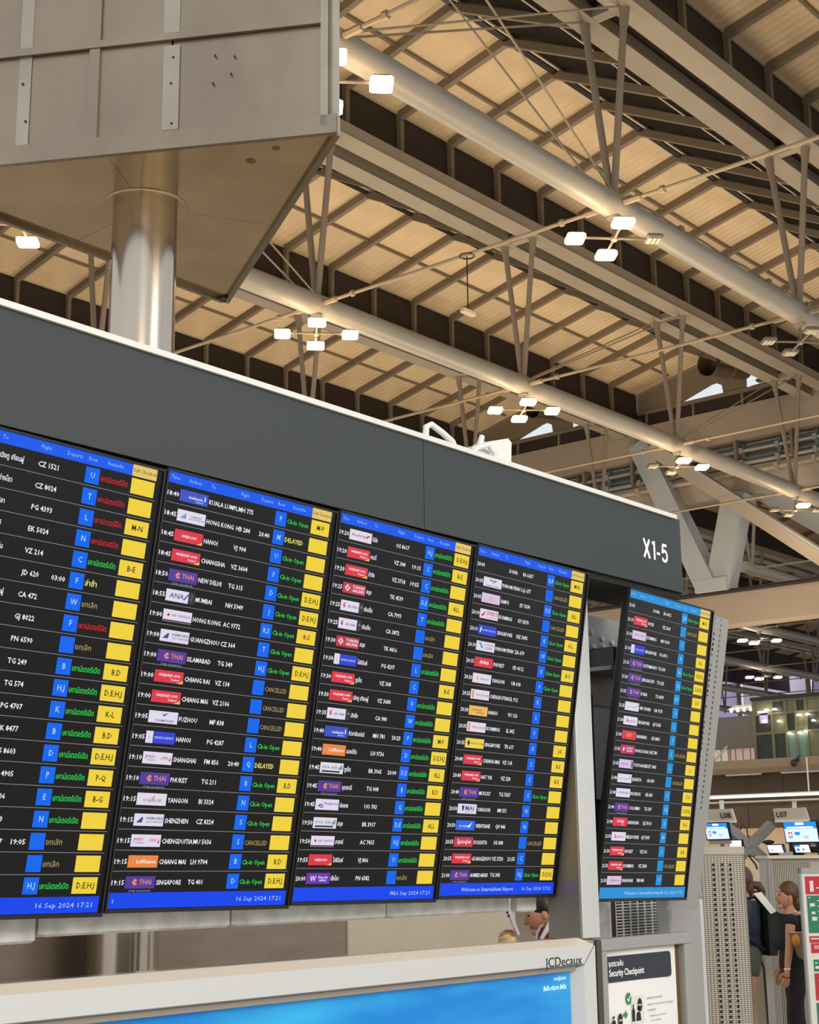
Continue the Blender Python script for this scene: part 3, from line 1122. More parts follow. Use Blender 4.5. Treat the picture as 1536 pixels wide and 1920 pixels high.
# per carrier: ground colour, then (text, colour, x centre 0-1, baseline 0-1, cap height 0-1, width 0-1 or None, slant) and shapes
LG = {
    'MH': ('blue', [('malaysia', 'W', .55, .36, .26, .5, .2), ('airlines', 'W', .7, .14, .12, .25, .2)], [('W', [(.84, .3), (.92, .45), (.9, .75), (.86, .8), (.88, .5)])]),
    'HB': ('white', [('大灣區航空', 'teal', .66, .5, .13, .4, 0), ('GREATER BAY AIRLINES', 'ink', .68, .3, .12, .56, 0)], [('cyan', [(.1, .28), (.3, .78), (.32, .28)])]),
    'VJ': ('red', [('vietjet.com', 'W', .5, .4, .3, .52, .25)], [('gold', [(.8, 0), (1, .28), (1, 0)])]),
    'VZ': ('red', [('vietjetair.com', 'W', .5, .52, .3, .74, .25), ('Thailand', 'W', .7, .2, .18, .3, .2)], [('gold', [(.78, 0), (1, .3), (1, 0)])]),
    'TG': ('purple', [('THAI', 'peach', .66, .34, .42, .42, 0), ('STAR ALLIANCE', 'L', .5, -.26, .16, .72, 0)], [('peach', [(.22, .5), (.3, .8), (.38, .72), (.36, .5), (.4, .34), (.3, .24)]), ('magenta', [(.29, .5), (.33, .64), (.36, .5), (.32, .38)])]),
    'NH': ('white', [('ANA', 'ink', .36, .3, .44, .5, .15)], [('blue', [(.6, .25), (.66, .25), (.8, .78), (.74, .78)]), ('black', [(.78, 0), (1, 0), (1, 1), (.78, 1)]), ('L', [(.84, .6), (.9, .85), (.96, .6)]), ('L', [(.82, .45), (.88, .3), (.94, .5)])]),
    'AC': ('white', [('AIR CANADA', 'grey', .62, .46, .22, .66, 0)], [('crim', [(.12, .54), (.18, .7), (.24, .54), (.18, .4)]), ('black', [(0, .02), (1, .02), (1, .14), (0, .14)])]),
    'CZ': ('white', [('中国南方航空', 'ink', .68, .54, .2, .58, 0), ('CHINA SOUTHERN AIRLINES', 'ink', .68, .28, .14, .58, 0)], [('ink', [(.08, .26), (.24, .7), (.3, .74), (.27, .26)])]),
    'MF': ('white', [('XIAMENAIR', 'ink', .55, .14, .18, .64, 0)], [('blue', [(.42, .9), (.52, .56), (.66, .88), (.58, .84), (.52, .72)])]),
    'PG': ('deep', [('BANGKOK AIRWAYS', 'F', .62, .4, .22, .64, 0)], [('white', [(0, 0), (.24, 0), (.24, 1), (0, 1)]), ('ink', [(.06, .3), (.12, .8), (.14, .34)])]),
    'MU': ('white', [('中国东方', 'rosy', .27, .5, .2, .26, 0), ('CHINA EASTERN', 'ink', .28, .26, .12, .3, 0), ('上海航空', 'rosy', .72, .44, .2, .26, 0)], [('ink', [(.06, .3), (.1, .7), (.14, .7), (.1, .5)]), ('crim', [(.88, .3), (.94, .7), (.95, .3)])]),
    'BI': ('white', [('ROYAL BRUNEI', 'grey', .52, .3, .24, .6, 0)], [('tan', [(.36, .2), (.5, .5), (.46, .6), (.6, .9), (.58, .6), (.54, .4)])]),
    'LH': ('orange', [('Lufthansa', 'W', .6, .36, .34, .66, 0)], [('peach', [(.08, .5), (.14, .7), (.22, .5), (.14, .3)])]),
    'OS': ('white', [('Austrian', 'crim', .42, .4, .3, .7, .1)], [('crim', [(.74, .3), (.94, .76), (.78, .68)])]),
    'TK': ('crim', [('TURKISH', 'W', .68, .56, .28, .54, .1), ('AIRLINES', 'W', .68, .2, .28, .54, .1)], [('W', [(.08, .5), (.2, .84), (.32, .5), (.2, .18)]), ('crim', [(.12, .5), (.2, .74), (.28, .5), (.2, .28)])]),
    'CA': ('white', [('AIR CHINA', 'ink', .52, .36, .26, .44, 0)], [('crim', [(.12, .3), (.1, .66), (.24, .86), (.16, .6), (.22, .4)]), ('black', [(.8, 0), (1, 0), (1, 1), (.8, 1)]), ('L', [(.86, .5), (.92, .8), (.98, .5)])]),
    'BR': ('white', [('EVA AIR', 'aqua', .42, .44, .28, .66, 0)], [('black', [(.08, .1), (.86, .1), (.86, .26), (.08, .26)]), ('aqua', [(.76, .4), (.94, .4), (.94, .92)])]),
    'UO': ('white', [('hkexpress', 'violet', .66, .5, .26, .62, 0), ('e', 'violet', .22, .2, .6, .26, 0)], []),
    'PN': ('violet', [('West Air', 'W', .7, .48, .24, .42, 0), ('西部航空', 'W', .7, .24, .14, .3, 0), ('W', 'W', .27, .24, .52, .26, .1)], []),
    'LQ': ('white', [('LANMEI AIRLINES', 'teal', .5, .08, .14, .74, 0)], [('teal', [(.26, .8), (.5, .55), (.46, .8)]), ('aqua', [(.54, .8), (.5, .4), (.76, .8)])]),
    'EY': ('lilac', [('ETIHAD', 'tan', .5, .2, .24, .56, 0)], [('tan', [(.42, .6), (.6, .6), (.6, .72), (.42, .72)])]),
    'KY': ('white', [('昆明航空', 'rosy', .66, .44, .36, .6, 0), ('Kunming Airlines', 'crim', .66, .16, .14, .6, .1)], [('rosy', [(.06, .3), (.3, .86), (.24, .4), (.14, .2)])]),
    'NZ': ('deep', [('AIR NEW ZEALAND', 'F', .56, .4, .2, .76, .1)], [('W', [(.08, .2), (.14, .9), (.18, .6), (.13, .2)])]),
    'ZA': ('white', [('SKY ANGKOR', 'grey', .66, .58, .22, .5, 0), ('天空吴哥', 'grey', .66, .2, .24, .4, 0)], [('cyan', [(.1, .86), (.26, .3), (.42, .2), (.3, .6), (.26, .86)])]),
    'FD': ('red', [('AirAsia', 'W', .5, .34, .44, .5, .3)], []),
    'UB': ('white', [('myanmar', 'grey', .64, .38, .24, .48, 0)], [('gold', [(.18, .5), (.26, .78), (.34, .5), (.26, .24)])]),
    'SL': ('white', [('THAI LION AIR', 'rosy', .6, .36, .24, .7, 0)], [('peach', [(.06, .1), (.16, .1), (.16, .92), (.06, .92)])]),
    'VU': ('gold', [('Vietravel', 'ink', .42, .5, .22, .5, .1), ('Airlines', 'ink', .6, .22, .22, .4, .1)], []),
    'TR': ('lemon', [('FLYSCOOT.COM', 'ink_K', .62, .4, .2, .62, 0)], [('black', [(.1, .5), (.17, .86), (.26, .5), (.17, .16)])]),
    '8M': ('white', [('MAI', 'ink', .62, .34, .5, .46, 0), ('MYANMAR AIRWAYS', 'grey', .62, .14, .1, .46, 0)], [('black', [(.2, .84), (.34, .8), (.3, .3), (.24, .3)])]),
    'QV': ('bright', [('LAO AIRLINES', 'W', .42, .34, .18, .5, 0)], [('W', [(.6, .3), (.74, .3), (.84, .86), (.72, .6)])]),
    'SG': ('crim', [('SpiceJet', 'W', .52, .34, .44, .74, .1)], []),
    'MU5': ('lilac', [('中国东方 上海航空', 'grey', .5, .44, .16, .76, 0)], []),
    'GA': ('white', [('Garuda Indonesia', 'grey', .45, .36, .18, .66, 0)], [('teal', [(.76, .5), (.92, .84), (.86, .54)])]),
    'QF': ('white', [('QANTAS', 'rosy', .58, .34, .26, .5, .1)], [('crim', [(.22, .3), (.24, .86), (.34, .34)])]),
    'GX': ('red', [('GX', 'gold', .46, .3, .46, .4, .3)], []),
    'HX': ('magenta', [('HONGKONG', 'W', .62, .56, .2, .46, 0), ('AIRLINES', 'W', .62, .26, .2, .42, 0)], [('W', [(.14, .3), (.2, .74), (.28, .6), (.24, .3)])]),
    'ET': ('lilac', [('Ethiopian', 'grey', .4, .4, .22, .5, .1)], [('grey', [(.84, .1), (1, .1), (1, .9), (.84, .9)])]),
    'KE': ('white', [('KOREAN AIR', 'ink', .5, .4, .26, .7, 0)], []),
    'XJ': ('red', [('AirAsia', 'W', .5, .44, .36, .5, .3), ('X', 'W', .66, .12, .26, .12, 0)], []),
    'FM': ('lilac', [('上海航空', 'rosy', .34, .4, .2, .4, 0), ('SHANGHAI', 'grey', .7, .4, .16, .4, 0)], []),
}
_lm, _tm = {}, {}


def logo_mesh(key, pale=False):
    if key not in _lm:
        bgc, texts, shapes = LG[key]
        m = MB()
        names = []

        def use(n):
            n = n if n.startswith('ink_') else ('ink_' + n if len(n) == 1 else 'logo_' + n)
            if n not in names:
                names.append(n)
            m.mi = names.index(n)
        W_, H_ = 0.108, 0.034
        use(bgc)
        m.quad((0, 0, 0), (W_, 0, 0), (W_, H_, 0), (0, H_, 0))
        for c, pts in shapes:
            use(c)
            m.poly([(x * W_, y * H_, 0.0006) for x, y in pts])
        for s, c, xc, yb, cap, wd, sl in texts:
            use(c)
            write(m, s, (xc * W_, yb * H_, 0.0012), (1, 0, 0), (sl, 1, 0), cap * H_, 'C', width=wd * W_ if wd else None, res=1)
        _lm[key] = m.mesh('airline_logo', names)
    return _lm[key]


def tile_mesh(kind, text, five):
    k = (kind, text, five)
    if k not in _tm:
        m = MB()
        if kind == 'gate':
            m.quad((0, 0, 0), (0.048, 0, 0), (0.048, 0.044, 0), (0, 0.044, 0))
            m.mi = 1
            if text:
                write(m, text, (0.025, 0.015, 0.0008), (1, 0, 0), (0, 1, 0), 0.0165, 'C', sx=0.95, res=1, bold=0.01)
            _tm[k] = m.mesh('gate_tile', ['scr_tile5' if five else 'scr_tile', 'ink_F'])
        else:
            m.quad((0, 0, 0), (0.083, 0, 0), (0.083, 0.044, 0), (0, 0.044, 0))
            m.mi = 1
            if text:
                write(m, text, (0.043, 0.0145, 0.0008), (1, 0, 0), (0, 1, 0), 0.0165, 'C', sx=0.95, res=1, bold=0.012)
            _tm[k] = m.mesh('checkin_tile', ['scr_yellow', 'ink_K'])
    return _tm[k]


OP, CLS, DLY, CAN = ('เคาน์เตอร์เปิด', 'G'), ('เคาน์เตอร์ปิด', 'R'), ('ล่าช้า', 'Y'), ('ยกเลิก', 'T')
EO, ED, EC, NO = ('Ck-in Open', 'G'), ('DELAYED', 'Y'), ('CANCELLED', 'T'), ('', 'W')
R1 = [('', '', 'เฉิงตู เทียนฝู่', 'CZ 1521', '', 'U', CLS, ''), ('', '', 'กว่างโจว', 'CZ 8024', '', 'T', CLS, ''), ('', '', 'มะนิลา', 'PG 4393', '', 'L', CLS, 'M-N'),
      ('', '', 'ซิดนีย์', 'EK 5024', '', 'N', CLS, ''), ('', '', 'ขอนแก่น', 'VZ 214', '', 'C', OP, 'B-E'), ('', '', 'ฉงชิ่ง', 'JD 620', '03:00', 'F', DLY, ''),
      ('', '', 'เฉิงตู เทียนฝู่', 'CA 472', '', 'W', CAN, ''), ('', '', '', 'GJ 8022', '', 'F', CLS, ''), ('', '', '', 'PN 6590', '', '', CAN, ''), ('', '', '', 'TG 249', '', 'B', OP, 'B,D'),
      ('', '', '', 'TG 574', '', 'H,J', OP, 'D,E,H,J'), ('', '', '', 'PG 4707', '', 'K', OP, 'K-L'), ('', '', '', 'LK 8477', '', 'B', OP, 'B,D'), ('', '', '', 'OS 8603', '', 'D', OP, 'D,E,H,J'),
      ('', '', '', 'MH 4905', '', 'P', OP, 'P-Q'), ('', '', '', 'FD 106', '', 'E', OP, 'B-G'), ('', '', '', '8M 330', '', 'N', OP, ''), ('', '', '', 'PN 6357', '19:05', '', CAN, ''),
      ('', '', '', '', '', '', CAN, ''), ('', '', '', '', '', 'H,J', OP, 'D,E,H,J')]
R2 = [('18:40', 'MH', 'KUALA LUMPL', 'MH 775', '', 'P', EO, 'M-P'), ('18:45', 'HB', 'HONG KONG', 'HB 284', '20:40', 'M', ED, ''), ('18:45', 'VJ', 'HANOI', 'VJ 904', '', 'U', EO, ''),
      ('18:45', 'VZ', 'CHANGSHA', 'VZ 3604', '', 'F', EO, ''), ('18:50', 'TG', 'NEW DELHI', 'TG 315', '', 'D', EO, 'D,E,H,J'), ('18:55', 'NH', 'MUMBAI', 'NH 5949', '', 'J', EO, 'D,E,H,J'),
      ('19:00', 'AC', 'HONG KONG', 'AC 9772', '', 'R,S', EO, 'R-S'), ('19:00', 'CZ', 'GUANGZHOU', 'CZ 364', '', 'T', EO, ''), ('19:00', 'TG', 'ISLAMABAD', 'TG 349', '', 'H,J', EO, 'D,E,H,J'),
      ('19:00', 'VZ', 'CHIANG RAI', 'VZ 134', '', '', EC, ''), ('19:00', 'VZ', 'CHIANG MAI', 'VZ 2106', '', '', EC, ''), ('19:05', 'MF', 'FUZHOU', 'MF 838', '', '', EC, ''),
      ('19:05', 'PG', 'HANOI', 'PG 4287', '', 'L', EO, ''), ('19:10', 'MU', 'SHANGHAI', 'FM 856', '20:40', 'Q', ED, ''), ('19:10', 'TG', 'PHUKET', 'TG 211', '', 'B', EO, 'B,D'),
      ('19:15', 'BI', 'YANGON', 'BI 3324', '', 'N', EO, ''), ('19:15', 'CZ', 'SHENZHEN', 'CZ 8324', '', 'S', EO, ''), ('19:15', 'MU', 'CHENGDU/TIA', 'MU 5036', '', 'S', EC, ''),
      ('19:15', 'LH', 'CHIANG MAI', 'LH 9704', '', 'B', EO, 'B,D'), ('19:15', 'TG', 'SINGAPORE', 'TG 401', '', 'D', EO, 'D,E,H,J')]
R3 = [('19:20', 'OS', 'ปีนัง', 'OS 8617', '', 'H,J', OP, 'D,E,H,J'), ('19:20', 'VZ', 'กระบี่', 'VZ 344', '19:15', 'C', OP, 'B-E'), ('19:20', 'VZ', 'ต้าชิง', 'VZ 3718', '19:55', 'C', OP, ''),
      ('19:25', 'TK', 'สมุย', 'TK 4539', '', 'D,E', OP, 'ALL'), ('19:25', 'CA', 'เซินเจิ้น', 'CA 7993', '', 'T', OP, ''), ('19:25', 'CA', 'เซินเจิ้น', 'CA 3872', '', '', CAN, ''),
      ('19:30', 'TK', 'สมุย', 'TK 4416', '', '', CAN, ''), ('19:30', 'PG', 'โฮจิมินห์', 'PG 4297', '', 'L', OP, ''), ('19:30', 'VZ', 'ภูเก็ต', 'VZ 308', '', 'C', NO, 'B-E'),
      ('19:30', 'VZ', 'เฉิงตู เทียนฝู่', 'VZ 3680', '', 'F', OP, ''), ('19:35', 'CA', 'ปักกิ่ง', 'CA 980', '', 'W', OP, ''), ('19:40', 'MH', 'กัวลาลัมเปอร์', 'MH 781', '20:25', 'P', OP, 'M-P'),
      ('19:40', 'LH', 'เมลเบิร์น', 'LH 9736', '', 'D', OP, 'D,E,H,J'), ('19:45', 'BR', 'ภูเก็ต', 'BR 3965', '20:00', 'D,E', OP, 'ALL'), ('19:45', 'TG', 'อุดรธานี', 'TG 008', '', 'B', OP, 'B,D'),
      ('19:45', 'UO', 'ฮ่องกง', 'UO 703', '', 'G', OP, ''), ('19:50', 'BR', 'สมุย', 'BR 3917', '', 'D,E', OP, 'ALL'), ('19:50', 'AC', 'ลาฮอร์', 'AC 7415', '', 'H,J', OP, ''),
      ('19:55', 'VJ', 'โฮจิมินห์', 'VJ 806', '', 'U', OP, ''), ('20:00', 'PN', 'เจิ้งโจว', 'PN 6582', '', '', CAN, '')]
R4 = [('20:00', '', '   DOHA', 'B6 6637', '', 'Q,R', EO, 'M-N'), ('20:05', 'LQ', 'PHNOM PENH', 'LQ 677', '', '', EC, ''), ('20:05', 'EY', 'SAMUI', 'EY 7674', '', 'D,E', EO, 'ALL'),
      ('20:10', 'KY', 'KUNMING', 'KY 8370', '', '', EC, ''), ('20:10', 'NZ', 'SINGAPORE', 'NZ 3495', '', 'K', EO, 'K-L'), ('20:10', 'ZA', 'PHNOM PENH', 'ZA 679', '', 'W', EO, ''),
      ('20:15', 'FD', 'PHUKET', 'FD 4112', '', 'E', EO, 'B-G'), ('20:20', 'UB', 'YANGON', 'UB 018', '', 'F', EO, ''), ('20:25', 'SL', 'CHENGDU/TIAN', 'SL 912', '', 'K', NO, ''),
      ('20:30', 'VU', 'HANOI', 'VU 126', '', 'L', NO, ''), ('20:35', 'SL', 'KUNMING', 'SL 802', '', 'F', NO, ''), ('20:35', 'TR', 'SINGAPORE', 'TR 617', '', 'K', NO, 'J-K'),
      ('20:40', 'VZ', 'CHIANG MAI', 'VZ 118', '', 'C', NO, 'B-E'), ('20:40', 'VZ', 'HAT YAI', 'VZ 328', '', 'C', NO, 'B-E'), ('20:40', 'TG', 'MUSCAT', 'TG 7637', '', 'G', EO, ''),
      ('20:50', '8M', 'YANGON', '8M 351', '', 'N', NO, ''), ('20:50', 'QV', 'VIENTIANE', 'QV 446', '', 'N', NO, ''), ('20:55', 'SG', 'KOLKATA', 'SG 088', '', '', EC, ''),
      ('20:55', 'VZ', 'GUANGZHOU', 'VZ 3720', '21:55', 'C', NO, ''), ('21:00', 'TG', 'AHMEDABAD', 'TG 343', '', 'H,J', EO, 'D,E,H,J')]
R5 = [('21:05', '', '   DOHA', 'B6 6012', '', 'Q,R', EO, 'M-N'), ('21:10', 'VZ', 'WUXI', 'VZ 3630', '', '', EC, ''), ('21:10', 'MU5', 'KUNMING', 'MU 9614', '', 'S', NO, ''),
      ('21:10', 'PG', 'SINGAPORE', 'PG 4711', '', 'K', NO, 'K-L'), ('21:15', 'TG', 'KATHMANDU', 'TG 309', '', 'H,J', EO, 'D,E,H,J'), ('21:20', 'TG', 'BENGALURU', 'TG 325', '', 'H,J', EO, 'D,E,H,J'),
      ('21:25', 'TG', 'DUBAI', 'TG 4507', '', 'R,T', NO, 'S-U'), ('21:25', 'GA', 'ABU DHABI', 'GA 9173', '', 'G', NO, ''), ('21:30', 'QF', 'SINGAPORE', 'QF 5185', '', 'L', NO, ''),
      ('21:30', 'GX', 'NANNING', 'GX 8830', '', 'T', NO, ''), ('21:35', 'HX', 'HONG KONG', 'HX 780', '', 'L', EC, ''), ('21:35', 'ET', 'TOKYO/HANED', 'ET 1403', '', 'L', NO, 'L'),
      ('21:40', 'GA', 'JAKARTA', 'GA 869', '', '', EC, ''), ('21:40', 'KE', 'INCHEON', 'KE 658', '', 'U', NO, 'T-U'), ('21:40', 'TG', 'COLOMBO', 'TG 307', '', 'H,J', NO, 'D,E,H,J'),
      ('21:40', 'XJ', 'SHANGHAI', 'XJ 760 D', '', 'E', NO, 'B-G'), ('21:50', 'QF', 'MELBOURNE', 'QF 5093', '', 'W', NO, ''), ('21:50', 'VZ', 'PHUKET', 'VZ 316', '', 'C', NO, 'B-E'),
      ('21:50', 'VZ', 'KUNMING', 'VZ 3580', '', '', EC, ''), ('21:50', 'FM', 'SHANGHAI', 'FM 840', '', 'U', NO, '')]


def display(x, y, z, yaw, tilt, roll, rows, label, foot, five=False, first=False):
    W_, H_ = 0.7184, 1.2545
    ux = Vector((math.cos(yaw), math.sin(yaw), 0))
    yv = Vector((-math.sin(yaw), math.cos(yaw), 0))
    dn = Vector((0, 0, -1)) * math.cos(tilt) + yv * math.sin(tilt)
    u = ux * math.cos(roll) + dn * math.sin(roll)
    d = dn * math.cos(roll) - ux * math.sin(roll)
    out = u.cross(-d)
    o = Vector((x, y, z)) + d * H_
    t = thing('flight_display', o, label, 'display', 'flight information displays')
    t.matrix_world = Matrix(((u.x, -d.x, out.x, o.x), (u.y, -d.y, out.y, o.y), (u.z, -d.z, out.z, o.z), (0, 0, 0, 1)))
    dep = 0.03 if five else 0.06
    m = MB()
    m.cbox(0.0, W_, 0.0, H_, -dep, -0.001, 0.004)
    m.build('casing', 'black_plastic', t, local=True)
    m = MB()
    b = 0.007
    for a in ((0, b, 0, H_), (W_ - b, W_, 0, H_), (b, W_ - b, 0, b + 0.004), (b, W_ - b, H_ - b, H_)):
        m.box(a[0] + 0.0005, a[1] - 0.0005, a[2], a[3], -0.001, 0.005)
    m.build('bezel', 'black_plastic', t, local=True)
    m = MB()
    m.quad((b, b, 0), (W_ - b, b, 0), (W_ - b, H_ - b, 0), (b, H_ - b, 0))
    s = m.build('screen', 'scr_black', t, local=True)

    def Y(v):
        return H_ - v
    m = MB()
    m.quad((0.01, Y(0.040), 0.001), (0.601, Y(0.040), 0.001), (0.601, Y(0.0075), 0.001), (0.01, Y(0.0075), 0.001))
    m.mi = 1
    for wd, xx in (('Time', 0.018), ('Airlines', 0.085), ('To', 0.172), ('Flight', 0.293), ('Departs', 0.378), ('Row', 0.45), ('Remarks', 0.515)):
        write(m, wd, (xx, Y(0.028), 0.002), (1, 0, 0), (0, 1, 0), 0.0115, 'L', res=1, bold=0)
    m.build('title_bar', ['scr_bar5' if five else 'scr_bar', 'ink_B'], s, local=True)
    m = MB()
    m.quad((0.602, Y(0.040), 0.001), (0.69, Y(0.040), 0.001), (0.69, Y(0.0075), 0.001), (0.602, Y(0.0075), 0.001))
    m.mi = 1
    write(m, 'Self Check-in', (0.646, Y(0.028), 0.002), (1, 0, 0), (0, 1, 0), 0.011, 'C', width=0.082, res=1, bold=0)
    m.build('checkin_heading', ['scr_cream', 'ink_K'], s, local=True)
    m = MB()
    m.quad((0.01, Y(1.2425), 0.001), (W_ - 0.018, Y(1.2425), 0.001), (W_ - 0.018, Y(1.199), 0.001), (0.01, Y(1.199), 0.001))
    m.mi = 1
    write(m, '16 Sep 2024 17:21', (0.678, Y(1.2275), 0.002), (1, 0, 0), (0, 1, 0), 0.0135, 'R', width=0.185, res=1, bold=0.0)
    if foot == 't':
        write(m, 't', (0.02, Y(1.2275), 0.002), (1, 0, 0), (0.15, 1, 0), 0.0135, 'L', res=1)
    elif foot == 'We':
        write(m, 'We', (0.468, Y(1.2275), 0.002), (1, 0, 0), (0.15, 1, 0), 0.0135, 'L', res=1)
    elif foot:
        write(m, 'Welcome to Suvarnabhumi Airport', (foot, Y(1.2275), 0.002), (1, 0, 0), (0.15, 1, 0), 0.0135, 'L', width=0.31, res=1)
    m.build('footer_bar', ['scr_bar5' if five else 'scr_foot', 'ink_F'], s, local=True)
    ln = MB()

    def text_part(n, ink, text, xx, cap, bold=0.016, **kw):
        mm = MB()
        write(mm, text, (xx, base, 0.001), (1, 0, 0), (0, 1, 0), cap, 'L', res=1, bold=bold, **kw)
        mm.build(n, 'ink_' + ink, s, local=True)
    for i, (tm, lg, dest, fl_, dp, gate, (rem, rc), slf) in enumerate(rows):
        r = 0.0385 + 0.058 * i
        base = Y(r + 0.0375)
        if tm:
            text_part('time_lettering', 'W', tm, 0.012, 0.0138, width=0.044)
        if dest:
            th = ord(dest.strip()[0]) > 3000
            x0_ = 0.205 if dest.startswith('   ') else 0.172
            if len(dest) >= 11 and not th:
                text_part('destination_lettering', 'W', dest, x0_, 0.0138, width=0.116)
            else:
                text_part('destination_lettering', 'W', dest.strip(), x0_, 0.0138, sx=0.78 if th else 0.92)
        if fl_:
            text_part('flight_lettering', 'W', fl_, 0.291, 0.0142, sx=0.98)
        if dp:
            text_part('departure_lettering', 'W', dp, 0.386, 0.0138, width=0.045)
        if rem:
            th = ord(rem[0]) > 3000
            wd = {'ล่าช้า': 0.04, 'ยกเลิก': 0.052, 'DELAYED': 0.08}.get(rem, 0.094)
            text_part('remark_lettering', rc, rem, 0.497, 0.0155 if th else 0.0145, bold=0.0 if rc == 'T' else 0.012, width=wd)
        if i < 19:
            ln.quad((0.01, Y(r + 0.0583), 0.0008), (0.695, Y(r + 0.0583), 0.0008), (0.695, Y(r + 0.0569), 0.0008), (0.01, Y(r + 0.0569), 0.0008))
        if lg:
            o2 = bpy.data.objects.new('airline_logo', logo_mesh(lg))
            COL.objects.link(o2)
            o2.parent = s
            o2.location = (0.059, Y(r + 0.0475), 0.001)
            if lg in ('NH', 'CA', 'ET'):
                pass
        for kind, text, xx in (('gate', gate, 0.4445), ('self', slf, 0.6035)):
            o2 = bpy.data.objects.new('gate_tile' if kind == 'gate' else 'checkin_tile', tile_mesh(kind, text, five))
            COL.objects.link(o2)
            o2.parent = s
            o2.location = (xx, Y(r + 0.051), 0.001)
    lo = ln.build('row_lines', 'ink_L', s, local=True)
    lo['kind'] = 'stuff'
    return t


TILT = 0.1614
DX = [1.992, 2.716, 3.440, 4.164]
labs = ['leftmost flight display, cut by the photograph edge, with red Thai remarks in its top rows',
        'flight display in English whose first row reads 18:40 Kuala Lumpur',
        'flight display with Thai city names whose first row reads 19:20',
        'flight display in English whose first row reads 20:00 Doha',
        'separate rightmost flight display with paler cyan bars, first row 21:05 Doha']
for i, (rows, foot) in enumerate(((R1, ''), (R2, 't'), (R3, 'We'), (R4, 0.128))):
    display(DX[i], 3.2, 2.8575, 0, TILT, 0.012, rows, labs[i], foot)
display(5.139, 3.177, 2.824, 0.021, 0.161, 0.016, R5, labs[4], 0.2, five=True)

# perforated steel upright behind the last display
ux = Vector((math.cos(0.021), math.sin(0.021), 0))
yv = Vector((-math.sin(0.021), math.cos(0.021), 0))
dn = Vector((0, 0, -1)) * math.cos(0.161) + yv * math.sin(0.161)
out = ux.cross(-dn)
dn2 = (dn - ux * 0.043).normalized()
ux2 = (ux + dn * 0.043).normalized()
o = Vector((5.139, 3.177, 2.824)) - out * 0.072 + ux * 0.72 + dn * 0.012
t = thing('perforated_upright', o + dn2 * 1.3, 'tall tilted grey steel upright with two columns of round holes, beside the last display', 'upright')
m = MB()
holes_sheet(m, o + ux2 * 0.13, ux2, dn2, 2, 37, 0.056, 0.0235, 0.0075, 0.0075, 8)
m.quad(o, o + ux2 * 0.13, o + ux2 * 0.13 + dn2 * 0.87, o + dn2 * 0.87)
m.quad(o + ux2 * 0.242, o + ux2 * 0.285, o + ux2 * 0.285 + dn2 * 0.87, o + ux2 * 0.242 + dn2 * 0.87)
m.quad(o + dn2 * 0.8695, o + dn2 * 0.8695 + ux2 * 0.285, o + dn2 * 1.305 + ux2 * 0.285, o + dn2 * 1.305)
m.build('face', 'kiosk_grey', t)
m = MB()
m.prism([o + ux2 * 0.285, o + ux2 * 0.285 - out * 0.05, o + ux2 * 0.28 - out * 0.05, o + ux2 * 0.28 - out * 0.002], dn2 * 1.305)
m.prism([o, o - out * 0.05, o + ux2 * 0.005 - out * 0.05, o + ux2 * 0.005 - out * 0.002], dn2 * 1.305)
m.build('flange', 'kiosk_grey', t)

# ---------------------------------------------------------------- advertising light box
t = thing('advert_light_box', (2.5, 3.3, 0), 'low silver-framed advertising box with a bright blue panel under the displays', 'light box')
XR, ZTP = 4.748, 1.449
YF = 3.15
rail = [(YF, ZTP), (YF, 1.379 - 0.0), (YF + 0.03, 1.379), (YF + 0.09, 1.467), (YF + 0.06, 1.467)]
m = MB()
# top rail with a mitred right end, sloping bevel above
pr = [(YF, 1.385, 0.07), (YF, ZTP, 0.004), (YF + 0.07, 1.469, 0.0), (YF + 0.09, 1.469, 0.0), (YF + 0.09, 1.379, 0.1), (YF + 0.02, 1.379, 0.1)]
n = len(pr)
m.add([(X0, y, z) for y, z, i in pr] + [(XR - i - 0.004, y, z) for y, z, i in pr], [tuple(range(n))] + [(i, n + i, n + (i + 1) % n, (i + 1) % n) for i in range(n)] + [tuple(range(2 * n - 1, n - 1, -1))])
m.m = [1 if k == 2 else 0 for k in range(len(m.f))]  # bevel face coloured warm for the light it catches
m.build('top_rail', ['frame_silver', 'frame_bevel'], t)
m = MB()
pr = [(XR - 0.105, YF + 0.05, 1.365), (XR - 0.075, YF, 1.376), (XR, YF, ZTP - 0.004), (XR, YF + 0.09, ZTP - 0.004), (XR - 0.1, YF + 0.09, 1.365)]
n = len(pr)
m.add([(x, y, 0.25) for x, y, z in pr] + [(x, y, z) for x, y, z in pr], [(i, (i + 1) % n, n + (i + 1) % n, n + i) for i in range(n)] + [tuple(range(n, 2 * n))])
m.build('side_rail', 'frame_silver', t)
m = MB()
m.box(X0, XR - 0.1, YF + 0.02, YF + 0.05, 1.362, 1.378)
m.build('inner_lip', 'frame_shadow', t)
m = MB()
m.box(X0, XR - 0.108, YF + 0.04, YF + 0.05, 0.4, 1.3625)
pm = bpy.data.materials.new('poster_blue')
pm.use_nodes = True
nt = pm.node_tree
b = nt.nodes['Principled BSDF']
b.inputs['Roughness'].default_value = 0.25
tc = nt.nodes.new('ShaderNodeTexCoord')
nz = nt.nodes.new('ShaderNodeTexNoise')
mpn = nt.nodes.new('ShaderNodeMapping')
mpn.inputs['Scale'].default_value = (1.2, 1, 6)
nz.inputs['Scale'].default_value = 1.6
cr = nt.nodes.new('ShaderNodeValToRGB')
cr.color_ramp.elements[0].color = lin((0, 118, 196))
cr.color_ramp.elements[1].color = lin((40, 160, 214))
cr.color_ramp.elements[0].position = 0.4
cr.color_ramp.elements[1].position = 0.75
nt.links.new(tc.outputs['Object'], mpn.inputs[0])
nt.links.new(mpn.outputs[0], nz.inputs['Vector'])
nt.links.new(nz.outputs['Fac'], cr.inputs[0])
nt.links.new(cr.outputs[0], b.inputs['Base Color'])
